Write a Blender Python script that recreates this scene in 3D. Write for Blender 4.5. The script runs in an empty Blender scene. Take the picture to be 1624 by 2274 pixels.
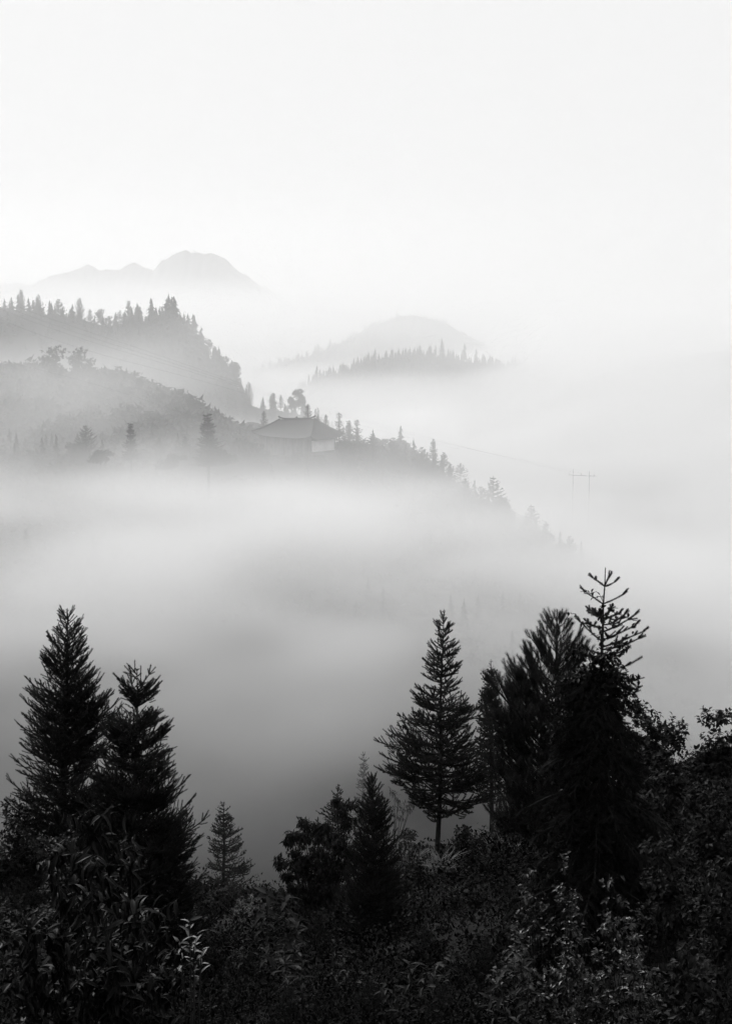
import bpy, math, random
import numpy as np
from mathutils import Vector, Matrix, noise as mnoise

# ------------------------------------------------------------------ camera, sky, sun, exposure
scene = bpy.context.scene
col = scene.collection
FPX = 2705.0                 # focal length in pixels of a 1624 x 2273 picture
HOR = 750.0                  # row of the horizon in that picture
PITCH = math.atan((1136.5 - HOR) / FPX)
cam_d = bpy.data.cameras.new('camera')
cam = bpy.data.objects.new('camera', cam_d)
col.objects.link(cam)
cam.location = (0, 0, 0)
cam.rotation_euler = (math.radians(90) - PITCH, 0, 0)
cam_d.sensor_fit = 'VERTICAL'
cam_d.sensor_height = 36.0
cam_d.lens = 36.0 * FPX / 2273.0
cam_d.clip_start = 0.1
cam_d.clip_end = 40000
scene.camera = cam

SUN_EL, SUN_AZ = math.radians(36), math.radians(-30)     # azimuth from +Y, negative is left
world = bpy.data.worlds.new("World")
scene.world = world
world.use_nodes = True
wn, wl = world.node_tree.nodes, world.node_tree.links
wn.clear()
sky = wn.new('ShaderNodeTexSky')
sky.sky_type = 'NISHITA'
sky.sun_disc = False
sky.sun_elevation = SUN_EL
sky.sun_rotation = SUN_AZ
sky.dust_density = 4.0
bw = wn.new('ShaderNodeRGBToBW')
sc_ = wn.new('ShaderNodeMath'); sc_.operation = 'MULTIPLY'; sc_.inputs[1].default_value = 0.10
mx = wn.new('ShaderNodeMix'); mx.data_type = 'FLOAT'; mx.inputs[0].default_value = 0.99
mx.inputs[3].default_value = 0.90            # an even overcast veil over the sky
bg = wn.new('ShaderNodeBackground'); bg.inputs['Strength'].default_value = 1.0
wo = wn.new('ShaderNodeOutputWorld')
wl.new(sky.outputs[0], bw.inputs[0]); wl.new(bw.outputs[0], sc_.inputs[0])
wl.new(sc_.outputs[0], mx.inputs[2]); wl.new(mx.outputs[0], bg.inputs['Color'])
wl.new(bg.outputs[0], wo.inputs[0])

sun_d = bpy.data.lights.new('sun', 'SUN')
sun_d.energy = 2.6
sun_d.angle = math.radians(12)
sun_d.color = (1.0, 0.998, 0.993)
sun = bpy.data.objects.new('sun', sun_d)
col.objects.link(sun)
to_sun = Vector((math.sin(SUN_AZ) * math.cos(SUN_EL), math.cos(SUN_AZ) * math.cos(SUN_EL), math.sin(SUN_EL)))
sun.rotation_euler = to_sun.to_track_quat('Z', 'Y').to_euler()

scene.view_settings.view_transform = 'Standard'
scene.view_settings.look = 'None'
scene.view_settings.exposure = 0.0
scene.view_settings.gamma = 1.0
scene.cycles.volume_bounces = 4
scene.cycles.max_bounces = 4
scene.cycles.diffuse_bounces = 1
scene.cycles.glossy_bounces = 1
scene.cycles.transmission_bounces = 1
scene.cycles.volume_max_steps = 256
scene.cycles.use_adaptive_sampling = True
scene.cycles.adaptive_threshold = 0.025
scene.cycles.adaptive_min_samples = 16

# ------------------------------------------------------------------ small helpers
def P(u, v, Y):
    """The point Y metres ahead that the photograph shows at (u, v)."""
    a, b = (u - 812.0) / FPX, (1136.5 - v) / FPX
    s, c = math.sin(PITCH), math.cos(PITCH)
    fy, fz = c + b * s, -s + b * c
    k = Y / fy
    return np.array((a * k, Y, fz * k))

def W(px, Y):
    return px * Y / FPX

class V:
    """Builds shader math from plain expressions."""
    tree = None
    def __init__(s, sock): s.s = sock
    @staticmethod
    def m(op, *a, clamp=False):
        n = V.tree.nodes.new('ShaderNodeMath'); n.operation = op; n.use_clamp = clamp
        for i, x in enumerate(a):
            if isinstance(x, V): V.tree.links.new(x.s, n.inputs[i])
            else: n.inputs[i].default_value = float(x)
        return V(n.outputs[0])
    def __add__(s, o): return V.m('ADD', s, o)
    __radd__ = __add__
    def __sub__(s, o): return V.m('SUBTRACT', s, o)
    def __rsub__(s, o): return V.m('SUBTRACT', o, s)
    def __mul__(s, o): return V.m('MULTIPLY', s, o)
    __rmul__ = __mul__
    def __truediv__(s, o): return V.m('DIVIDE', s, o)
    def __pow__(s, o): return V.m('POWER', s, o)
    @staticmethod
    def step(x, a, b):
        """0 at a, 1 at b, smooth between."""
        n = V.tree.nodes.new('ShaderNodeMapRange'); n.interpolation_type = 'SMOOTHSTEP'
        for i, y in enumerate((x, a, b, 0.0, 1.0)):
            if isinstance(y, V): V.tree.links.new(y.s, n.inputs[i])
            else: n.inputs[i].default_value = float(y)
        return V(n.outputs[0])
    @staticmethod
    def bump(x, a, b, c, d):
        return V.step(x, a, b) * (1.0 - V.step(x, c, d))

def new_mat(name):
    m = bpy.data.materials.new(name); m.use_nodes = True
    m.node_tree.nodes.clear()
    V.tree = m.node_tree
    return m, m.node_tree

def surf(name, c0, c1, scale=3.0, rough=0.7, spec=0.3, detail=3.0, bump=0.0, stretch=(1, 1, 1), lo=0.35, hi=0.65):
    """A rough surface whose own colour wanders between two greys."""
    m, t = new_mat(name)
    tc = t.nodes.new('ShaderNodeTexCoord'); mp = t.nodes.new('ShaderNodeMapping')
    mp.inputs['Scale'].default_value = stretch
    nz = t.nodes.new('ShaderNodeTexNoise'); nz.inputs['Scale'].default_value = scale; nz.inputs['Detail'].default_value = detail
    rp = t.nodes.new('ShaderNodeValToRGB')
    rp.color_ramp.elements[0].position, rp.color_ramp.elements[1].position = lo, hi
    rp.color_ramp.elements[0].color = (c0, c0, c0, 1); rp.color_ramp.elements[1].color = (c1, c1, c1, 1)
    b = t.nodes.new('ShaderNodeBsdfPrincipled'); o = t.nodes.new('ShaderNodeOutputMaterial')
    b.inputs['Roughness'].default_value = rough
    b.inputs['Specular IOR Level'].default_value = spec
    t.links.new(tc.outputs['Object'], mp.inputs[0]); t.links.new(mp.outputs[0], nz.inputs[0])
    t.links.new(nz.outputs[0], rp.inputs[0]); t.links.new(rp.outputs[0], b.inputs['Base Color'])
    if bump:
        bn = t.nodes.new('ShaderNodeBump'); bn.inputs['Strength'].default_value = bump; bn.inputs['Distance'].default_value = 0.05
        t.links.new(nz.outputs[0], bn.inputs['Height']); t.links.new(bn.outputs[0], b.inputs['Normal'])
    t.links.new(b.outputs[0], o.inputs['Surface'])
    return m

def mesh_obj(name, v, f, mat, parent=None, smooth=False):
    """v (n,3); f (m,k) array of one polygon size or a list of such arrays."""
    fs = f if isinstance(f, list) else [f]
    fs = [np.asarray(a, dtype=np.int32) for a in fs if len(a)]
    me = bpy.data.meshes.new(name)
    v = np.asarray(v, dtype=np.float32)
    me.vertices.add(len(v)); me.vertices.foreach_set('co', v.ravel())
    tot = np.concatenate([np.full(len(a), a.shape[1], dtype=np.int32) for a in fs])
    idx = np.concatenate([a.ravel() for a in fs])
    start = np.concatenate(([0], np.cumsum(tot)[:-1])).astype(np.int32)
    me.loops.add(len(idx)); me.loops.foreach_set('vertex_index', idx)
    me.polygons.add(len(tot)); me.polygons.foreach_set('loop_start', start)
    try: me.polygons.foreach_set('loop_total', tot)
    except Exception: pass
    me.polygons.foreach_set('use_smooth', np.full(len(tot), smooth, dtype=bool))
    me.update(calc_edges=True)
    me.materials.append(mat)
    o = bpy.data.objects.new(name, me); col.objects.link(o)
    if parent is not None: o.parent = parent
    return o

def tag(o, label=None, cat=None, group=None, kind=None):
    if label: o['label'] = label
    if cat: o['category'] = cat
    if group: o['group'] = group
    if kind: o['kind'] = kind
    return o

def empty(name, loc, label, cat, group=None):
    o = bpy.data.objects.new(name, None); col.objects.link(o)
    o.empty_display_size = 0.3
    o.location = loc
    return tag(o, label, cat, group)

def copy_tree(o, loc, s=1.0, rz=0.0, label=None, group=None, parent=None):
    c = o.copy(); col.objects.link(c)
    if parent is None:
        c.location = loc; c.scale = (s, s, s) if not hasattr(s, '__len__') else s; c.rotation_euler = (0, 0, rz)
        if label: c['label'] = label
        if group: c['group'] = group
    else: c.parent = parent
    for ch in list(o.children): copy_tree(ch, None, parent=c)
    return c

def fbm(x, y, s, seed=0, o=4):
    return mnoise.fractal(Vector((x / s + seed * 7.3, y / s - seed * 3.1, seed * 1.7)), 1.0, 2.0, o)

def sst(x, a, b):
    t = np.clip((x - a) / (b - a), 0, 1); return t * t * (3 - 2 * t)
# ------------------------------------------------------------------ the land
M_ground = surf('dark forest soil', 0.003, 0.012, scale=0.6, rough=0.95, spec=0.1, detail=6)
M_forest = surf('dark forest cover', 0.008, 0.03, scale=0.08, rough=0.95, spec=0.1, detail=8)

def ground_z(x, y):
    """Height of the ground: a steep near slope, a valley, and the shelf the houses stand on."""
    near = -1.8 - 0.47 * y + (2.6 * sst(x, -1.5, 4.0) + 0.42 * np.maximum(0, x - 5.5)) * sst(y, 12, 36) + 0.10 * np.maximum(0, -x - 3.0)
    crest = np.interp(x, [-200, -30, 8, 12.6, 23, 29, 37, 60, 120], [-21, -24, -24, -27, -34.5, -38.5, -42, -52, -62])
    crest = np.maximum(crest, -60)
    far = crest - 0.30 * np.maximum(0, 236 - 0.9 * np.clip(x, 0, 40) - y) - 0.22 * np.maximum(0, y - 275)
    far = np.maximum(far, -62)
    k = sst(y, 95, 150)
    near = np.maximum(near, -62)
    return near * (1 - k) + far * k

def gz(x, y):
    return float(ground_z(np.float64(x), np.float64(y)))

ys = np.concatenate((np.linspace(-30, 0, 8)[:-1], np.linspace(0, 60, 61)[:-1], np.linspace(60, 330, 91)[:-1], np.geomspace(330, 16000, 40)))
xs1 = np.concatenate((-np.geomspace(90, 9000, 16)[::-1], np.linspace(-90, 90, 121)[1:-1], np.geomspace(90, 9000, 16)))
X, Yg = np.meshgrid(xs1, ys)
Z = ground_z(X, Yg)
for i in range(X.shape[0]):
    for j in range(X.shape[1]):
        Z[i, j] += fbm(X[i, j], Yg[i, j], 9.0, 1) * (0.5 + min(Yg[i, j], 300) * 0.004)
nY, nX = X.shape
idx = np.arange(nY * nX).reshape(nY, nX)
quads = np.stack((idx[:-1, :-1], idx[:-1, 1:], idx[1:, 1:], idx[1:, :-1]), -1).reshape(-1, 4)
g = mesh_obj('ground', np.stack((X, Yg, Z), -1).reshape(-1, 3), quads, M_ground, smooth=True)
tag(g, 'dark soil of the valley slopes under trees and mist', kind='structure')

def interp_crest(pts, Y, n):
    """Crest through points of the photograph, Y metres away (Y may be a pair: left, right)."""
    us = np.array([p[0] for p in pts], float); vs = np.array([p[1] for p in pts], float)
    u = np.linspace(us[0], us[-1], n); v = np.interp(u, us, vs)
    y0, y1 = Y if hasattr(Y, '__len__') else (Y, Y)
    yy = np.linspace(y0, y1, n)
    return np.array([P(a, b, c) for a, b, c in zip(u, v, yy)])

def surf_z(grid, x, y):
    d = (grid[:, :, 0] - x) ** 2 + (grid[:, :, 1] - y) ** 2
    i = np.unravel_index(np.argmin(d), d.shape)
    return float(grid[i][2]) if d[i] < 60 else -999.0

def hill(name, crest, front, back, base, mat, label, seed, rough, nd=36):
    """A hill: ground falls away in front of and behind a crest; front/back are depths in metres to reach base."""
    n = len(crest)
    rows = []
    ts = np.concatenate((np.linspace(-1, 0, nd)[:-1], np.linspace(0, 1, nd // 2)))
    for t in ts:
        r = crest.copy()
        r[:, 1] = crest[:, 1] + (t * front if t < 0 else t * back)
        s = abs(t) ** 0.85
        r[:, 2] = crest[:, 2] * (1 - s) + base * s
        # gullies and knolls that grow away from the crest
        for i in range(n):
            r[i, 2] += fbm(r[i, 0], r[i, 1], rough * 6, seed) * rough * (0.25 + 1.6 * min(1, abs(t) * 2)) * (1 - abs(t) ** 4)
        rows.append(r)
    v = np.array(rows).reshape(-1, 3)
    idx = np.arange(len(ts) * n).reshape(len(ts), n)
    q = np.stack((idx[:-1, :-1], idx[:-1, 1:], idx[1:, 1:], idx[1:, :-1]), -1).reshape(-1, 4)
    o = mesh_obj(name, v, q, mat, smooth=True)
    tag(o, label, kind='structure')
    return o, v.reshape(len(ts), n, 3), ts

def R1(a): return [(160.96 + x * .34517, 527.3 + y * .34517) for x, y in a]
def R2(a): return [(555.0 + x * .34177, 666.0 + y * .34177) for x, y in a]
def R3(a): return [(1054.6 + x * .26845, 666.0 + y * .26845) for x, y in a]

# left wooded hill, far edge drops off to the right behind the house
crest_left = interp_crest([(-260, 640), (60, 690), (162, 705), (230, 722), (320, 725), (385, 728), (430, 748), (470, 800),
                           (520, 850), (545, 890), (570, 905), (640, 915), (700, 930), (760, 1010)], (430, 400), 90)
hill_left, hl_v, hl_t = hill('hill', crest_left, 95, 120, -62, M_forest, 'wooded hill rising at the left behind the houses', 3, 3.0)
# nearer overgrown slope at the left
crest_slope = interp_crest([(-260, 800), (60, 815), (162, 835), (240, 832), (300, 842), (330, 850), (380, 875), (440, 910),
                            (500, 960), (560, 1000), (620, 1040)], (320, 300), 60)
slope_left, sl_v, sl_t = hill('hill', crest_slope, 68, 60, -26, M_forest, 'overgrown slope above the left house', 4, 2.2)
# two wooded ridges standing out of the mist
crest_mid = interp_crest([(655, 880), (700, 838), (712, 836), (760, 826), (810, 808), (850, 795), (900, 790), (960, 790), (1005, 796),
                          (1035, 806), (1090, 812), (1160, 820), (1260, 850), (1350, 900)], 1200, 110)
ridge_mid, rm_v, rm_t = hill('hill', crest_mid, 260, 200, -110, M_forest, 'nearer of the two wooded ridges in the mist', 5, 6.0)
crest_back = interp_crest([(560, 830), (640, 800), (690, 790), (740, 768), (775, 755), (810, 730), (840, 718), (885, 700), (920, 700),
                           (970, 712), (1020, 735), (1080, 765), (1180, 800), (1300, 850)], 1900, 90)
ridge_back, rb_v, rb_t = hill('hill', crest_back, 420, 300, -160, M_forest, 'farther wooded ridge fading into the mist', 6, 9.0)
# distant mountain
mt = [(-420, 640), (-250, 590), (-60, 620), (60, 632)] + R1([(0, 215), (100, 168), (170, 203), (300, 206), (350, 168), (400, 152), (460, 178), (510, 192), (570, 132),
     (640, 105), (680, 95), (730, 96), (760, 112), (850, 120), (920, 122), (980, 158), (1060, 230), (1130, 262), (1200, 305), (1300, 350), (1450, 420), (1700, 500)])
crest_mt = interp_crest(mt, 6500, 420)
for i in range(len(crest_mt)):
    crest_mt[i, 2] += fbm(crest_mt[i, 0], 0, 260, 9, 6) * 26 + fbm(crest_mt[i, 0], 0, 45, 12, 4) * 9
mountain, mt_v, mt_t = hill('mountain', crest_mt, 1500, 1200, -300, M_forest, 'pale distant mountain with a blunt double summit', 7, 30.0)

crest_right = interp_crest([(1130, 920), (1200, 890), (1280, 850), (1370, 812), (1461, 790), (1560, 782), (1760, 765)], (1000, 820), 60)
hill_right, hr_v, hr_t = hill('hill', crest_right, 240, 160, -110, M_forest, 'hillside almost lost in the mist at the right', 8, 15.0)
# ------------------------------------------------------------------ plant building
M_bark = surf('dark bark', 0.010, 0.035, scale=8, rough=0.9, spec=0.03, stretch=(3, 3, 0.6), bump=0.3)
M_needle = surf('fir needles', 0.008, 0.026, scale=1.3, rough=0.7, spec=0.06)
M_pine = surf('pine needles', 0.010, 0.026, scale=1.3, rough=0.65, spec=0.08)
M_leaf = surf('small leaves', 0.004, 0.024, lo=.45, hi=.8, scale=2.4, rough=0.55, spec=0.08)
M_gloss = surf('broad glossy leaves', 0.003, 0.034, lo=.5, hi=.8, scale=4, rough=0.45, spec=0.35)
M_pale = surf('pale young leaves', 0.02, 0.065, scale=2.5, rough=0.5, spec=0.4)
M_grass = surf('dry grass', 0.04, 0.12, scale=3, rough=0.7, spec=0.3)

def unit(a):
    a = np.asarray(a, float)
    return a / np.maximum(np.linalg.norm(a, axis=-1, keepdims=True), 1e-9)

def tmpl_shoot(rings, k, seed, fl=0.55, wid=0.10, spread=1.0, stem=0.12):
    """A needled shoot along +z, length 1, needles reaching radius 1 (scaled on use)."""
    r = np.random.RandomState(seed)
    v, f = [], []
    for j in range(3):
        a = j * 2.094
        v += [(math.cos(a) * stem, math.sin(a) * stem, 0)]
    v.append((0, 0, 1.0))
    f += [(0, 1, 3), (1, 2, 3), (2, 0, 3)]
    for i in range(rings):
        z0 = (i + 0.3) / rings * 0.95
        for j in range(k):
            a = (j + (i % 2) * 0.5 + r.uniform(-.25, .25)) * 2 * math.pi / k
            L = r.uniform(.8, 1.1) * spread * (1.0 if z0 < .8 else .75)
            d = np.array((math.cos(a), math.sin(a)))
            n = np.array((-d[1], d[0])) * wid
            b = len(v)
            zt = z0 + fl * L * 0.35
            v += [(d[0] * .05 + n[0], d[1] * .05 + n[1], z0), (d[0] * .05 - n[0], d[1] * .05 - n[1], z0 + wid * .3),
                  (d[0] * L, d[1] * L, zt)]
            f.append((b, b + 1, b + 2))
    return np.array(v, float), np.array(f)

T_NEAR = tmpl_shoot(9, 7, 1, wid=0.13, stem=0.2)
T_MID = tmpl_shoot(6, 5, 2, wid=0.22, stem=0.3)
T_FAR = tmpl_shoot(2, 4, 3, wid=0.5, stem=0.4)
T_PINE = tmpl_shoot(7, 9, 4, fl=1.6, wid=0.035, stem=0.06)

def tmpl_leaf(w, fold, droop, n=3):
    """A pointed leaf along +z, length 1, w wide, folded along its rib and drooping."""
    v, f = [], []
    for i in range(n + 1):
        t = i / n
        ww = w * 0.5 * (math.sin(math.pi * min(1, t * .93 + .07)) ** .8 if 0 < i < n else 0.03)
        y = -droop * t * t
        v += [(-ww, y + ww * fold, t), (0, y, t), (ww, y + ww * fold, t)]
    for i in range(n):
        a = i * 3
        f += [(a, a + 1, a + 4, a + 3), (a + 1, a + 2, a + 5, a + 4)]
    return np.array(v, float), np.array(f)

L_LANCE = tmpl_leaf(.26, .5, .35)
L_OVAL = tmpl_leaf(.55, .4, .2)
L_OVAL2 = tmpl_leaf(.6, .35, .15, 2)
L_BLADE = tmpl_leaf(.05, .3, .9, 5)
L_BIG = tmpl_leaf(.27, .55, .4, 6)
L_CARD = (np.array([(-.35, 0, .35), (0, .05, 0), (.35, 0, .4), (0, -.05, 1)], float), np.array([(0, 1, 2, 3)]))

def place(tm, p0, d, L, R, roll=None, up=(0, 0, 1), rng=None):
    """Copies of a template: its z along d scaled by L, its x and y scaled by R; +y towards up."""
    tv, tf = tm
    p0 = np.asarray(p0, float); d = unit(d); n = len(p0)
    u = np.tile(np.asarray(up, float), (n, 1)) if np.ndim(up) == 1 else np.asarray(up, float)
    if rng is not None: u = u + rng.normal(0, .35, (n, 3))
    x = unit(np.cross(d, u) + 1e-6); y = np.cross(x, d)
    if roll is not None:
        c, s = np.cos(roll)[:, None], np.sin(roll)[:, None]
        x, y = x * c + y * s, y * c - x * s
    L = np.broadcast_to(L, (n,))[:, None, None]; R = np.broadcast_to(R, (n,))[:, None, None]
    v = p0[:, None] + tv[None, :, 0:1] * x[:, None] * R + tv[None, :, 1:2] * y[:, None] * R + tv[None, :, 2:3] * d[:, None] * L
    f = tf[None] + (np.arange(n) * len(tv))[:, None, None]
    return v.reshape(-1, 3), f.reshape(-1, tf.shape[1])

def merge(parts):
    vs, out, off = [], {}, 0
    for v, f in parts:
        if len(v) == 0: continue
        fl = f if isinstance(f, list) else [f]
        for q in fl: out.setdefault(q.shape[1], []).append(q + off)
        vs.append(v); off += len(v)
    return np.concatenate(vs), [np.concatenate(q) for q in out.values()]

def tube(pts, rad, k=5):
    pts = np.asarray(pts, float); n = len(pts)
    rad = np.broadcast_to(rad, (n,))
    t = unit(np.gradient(pts, axis=0))
    ref = np.array((0.31, 0.2, 0.93)) if abs(t[0][2]) < .9 else np.array((1., 0.1, 0))
    x = unit(np.cross(t, ref)); y = np.cross(t, x)
    a = np.arange(k) * 2 * math.pi / k
    v = pts[:, None] + rad[:, None, None] * (np.cos(a)[None, :, None] * x[:, None] + np.sin(a)[None, :, None] * y[:, None])
    i = np.arange(n * k).reshape(n, k)
    f = np.stack((i[:-1], np.roll(i, -1, 1)[:-1], np.roll(i, -1, 1)[1:], i[1:]), -1).reshape(-1, 4)
    return v.reshape(-1, 3), f

def curve(p0, p1, sag, n=6, side=0.0):
    """Points from p0 to p1 bending down by sag in the middle."""
    p0, p1 = np.asarray(p0, float), np.asarray(p1, float)
    t = np.linspace(0, 1, n)[:, None]
    p = p0 * (1 - t) + p1 * t
    b = 4 * t * (1 - t)
    p[:, 2:3] -= sag * b
    d = p1 - p0
    p[:, 0:1] += -d[1] * side * b; p[:, 1:2] += d[0] * side * b
    return p

class Spray:
    """Collects needled segments and bare wood of one tree."""
    def __init__(s, rng, seg=.28, rad=.035):
        s.r = rng; s.p, s.d, s.l, s.rad_, s.wood = [], [], [], [], []
        s.seg, s.rad = seg, rad
    def shoot(s, a, b, rad=None, fill=1.0):
        a, b = np.asarray(a), np.asarray(b)
        L = np.linalg.norm(b - a)
        if L < .02: return
        n = max(1, int(round(L / s.seg)))
        d = (b - a) / L
        for i in range(n):
            s.p.append(a + d * L * i / n); s.d.append(d); s.l.append(L / n * 1.12); s.rad_.append((rad or s.rad) * s.r.uniform(.85, 1.15))
    def branch(s, pts, r0, lat=.5, step=.16, bare=.3, level=0, curl=.35, ang=50, flat=.25, dens=1.0, latmax=1.2):
        """A branch along pts with side shoots in a flat, slightly rising spray."""
        pts = np.asarray(pts); seg = np.linalg.norm(np.diff(pts, axis=0), axis=1)
        cum = np.concatenate(([0], np.cumsum(seg))); L = cum[-1]
        if L < .05: return
        s.wood.append(tube(pts, np.linspace(r0, r0 * .3, len(pts)), 4 if level == 0 else 3))
        def at(q): return np.array([np.interp(q, cum, pts[:, i]) for i in range(3)])
        t0 = bare * L
        q = t0
        last = at(t0)
        while q < L:                       # needles along the branch itself
            nq = min(L, q + s.seg); b = at(nq); s.shoot(last, b); last = b; q = nq
        q = t0 + s.r.uniform(0, step); sgn = 1
        while q < L * .97:
            d = unit(at(min(L, q + .05)) - at(q - .02))
            up = np.array((0, 0, 1.)); side = unit(np.cross(d, up)); nrm = np.cross(side, d)
            for sg in (-1, 1):
                if s.r.rand() > dens: continue
                a = math.radians(ang + s.r.uniform(-12, 12))
                tilt = s.r.normal(0, flat)
                w = unit(side * sg * math.cos(tilt) + nrm * math.sin(tilt))
                rem = (L - q)
                l2 = min(latmax, lat * rem + s.seg * .7) * s.r.uniform(.65, 1.1)
                dd = unit(d * math.cos(a) + w * math.sin(a))
                p0 = at(q)
                tip = p0 + dd * l2 + np.array((0, 0, curl * l2 * s.r.uniform(.2, 1)))
                if l2 > s.seg * 2.2 and level < 1:
                    s.branch(curve(p0, tip, l2 * .06, 4), r0 * .4, lat=.42, step=step * 1.15, bare=.1, level=level + 1, curl=curl, ang=46, flat=flat, dens=dens, latmax=latmax * .6)
                else:
                    m = p0 * .5 + tip * .5 - np.array((0, 0, curl * l2 * .12))
                    s.shoot(p0, m); s.shoot(m, tip)
            q += step * s.r.uniform(.7, 1.3)
        d = unit(pts[-1] - pts[-2]); side = unit(np.cross(d, (0, 0, 1.))); e = pts[-1]
        for k in range(3 if level == 0 else 2):      # the tip ends in a small fan
            dd = unit(d + side * s.r.uniform(-.9, .9) + np.array((0, 0, s.r.uniform(.0, .9) * (1 if curl > 0 else -1))))
            s.shoot(e - d * s.seg * .3, e + dd * s.seg * s.r.uniform(.6, 1.1))
    def build(s, tm, root, mat=None, bark=None, trunk=None, crown_name='crown'):
        parts = []
        if s.p: parts.append(place(tm, s.p, s.d, np.array(s.l), np.array(s.rad_), roll=s.r.uniform(0, 6.28, len(s.p))))
        v, f = merge(parts)
        mesh_obj(crown_name, v, f, mat or M_needle, root)
        v, f = merge(([trunk] if trunk else []) + s.wood)
        mesh_obj('trunk', v, f, bark or M_bark, root, smooth=True)

def fir(root_loc, trunk_top, outline, Y, seed, tm=T_MID, seg=.28, rad=.035, whorl=.32, nb=5, droop=0.05, rise=.35, lat=.5, step=.17,
        trunk_r=.12, name='fir_tree', label='', group=None, spire=.3, dens=1.0, jitter=.16, mat=None, bare=.25, cat='fir', latmax=1.2, lowest=None, cull=1.12):
    """A conifer whose silhouette follows an outline [(v, u_left, u_right)] read at distance Y, built round its trunk."""
    rng = np.random.RandomState(seed)
    root_loc = np.asarray(root_loc, float)
    root_loc[2] = gz(root_loc[0], root_loc[1])
    root = empty(name, root_loc, label, cat, group)
    H = trunk_top - root_loc
    def axis(z): return H * (z / H[2])
    rows = []
    for v, a, b in outline:
        pa, pb = P(a, v, Y) - root_loc, P(b, v, Y) - root_loc
        rows.append((pa[2], pa[0], pb[0]))
    rows.sort()
    rows = np.array([q for q in rows if q[0] > .05])
    zlo, zhi = rows[0, 0], rows[-1, 0]
    s = Spray(rng, seg, rad)
    z = zlo if lowest is None else max(zlo, lowest)
    while z < zhi:
        frac = (z - zlo) / (zhi - zlo)
        a0 = rng.uniform(0, 6.28)
        n = nb if frac < .85 else max(3, nb - 1)
        for i in range(n):
            az = a0 + i * 2 * math.pi / n + rng.uniform(-.35, .35)
            zt = z + rng.uniform(-.8, .8) * whorl
            c = math.cos(az)
            l = np.interp(zt, rows[:, 0], rows[:, 1]); r = np.interp(zt, rows[:, 0], rows[:, 2])
            ax = axis(zt)[0]
            wl, wr = max(.04, ax - l), max(.04, r - ax)
            av = (wl + wr) * .5 * .85
            side = wr if c > 0 else wl
            w = av + (side - av) * abs(c) ** .7
            w *= rng.uniform(1 - jitter * 2, 1.05)
            el = rise * (.35 + .9 * frac) * rng.uniform(.6, 1.2) - droop
            z0 = zt - w * el
            z0 = min(z0, zhi - .02)
            p0 = axis(max(z0, .02)); p1 = np.array((axis(zt)[0] + math.cos(az) * w, axis(zt)[1] + math.sin(az) * w, zt))
            s.branch(curve(p0, p1, w * .10 * (1 - frac) + .01, 6, rng.uniform(-.08, .08)), max(.008, .012 + .018 * w * (trunk_r / .12)), lat=lat, step=step,
                     bare=bare * (1 - frac * .8), curl=.25 + .2 * frac, dens=dens, latmax=latmax)
        z += whorl * (1.0 - .45 * frac)
    # leader
    top = H
    s.shoot(axis(zhi - spire * .3), top, rad * .55)
    for q in np.arange(.25, .9, .25):
        pz = axis(zhi)[2] + (top[2] - axis(zhi)[2]) * q
        for k in range(3):
            a = rng.uniform(0, 6.28); d = np.array((math.cos(a), math.sin(a), .8)) * spire * .3 * (1 - q * .7)
            s.shoot(axis(pz), axis(pz) + d, rad * .5)
    # shoots that stray far outside the crown are dropped, so that pads, gaps and a bare neck keep their shape
    if s.p:
        p = np.array(s.p); e = p + np.array(s.d) * np.array(s.l)[:, None]
        ax = H[0] * e[:, 2] / H[2]; ay = H[1] * e[:, 2] / H[2]
        dx, dy = e[:, 0] - ax, e[:, 1] - ay; rad_e = np.hypot(dx, dy) + 1e-6; c = dx / rad_e
        wl = np.maximum(.03, ax - np.interp(e[:, 2], rows[:, 0], rows[:, 1])); wr = np.maximum(.03, np.interp(e[:, 2], rows[:, 0], rows[:, 2]) - ax)
        av = (wl + wr) * .45; w = av + (np.where(c > 0, wr, wl) - av) * np.abs(c) ** .7
        keep = (rad_e < w * cull + .02) | (e[:, 2] > zhi - .05)
        s.p = list(p[keep]); s.d = list(np.array(s.d)[keep]); s.l = list(np.array(s.l)[keep]); s.rad_ = list(np.array(s.rad_)[keep])
    zs = np.linspace(-.3, 1, 14)
    tp = np.array([H * q for q in zs]); tp[:, 0] += np.sin(zs * 9 + seed) * .012 * H[2] * .3
    tp[-1] = H
    s.build(tm, root, mat, trunk=tube(tp, np.maximum(.006, trunk_r * (1 - np.clip(zs, 0, 1)) ** .9 + .004), 8))
    return root

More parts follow.
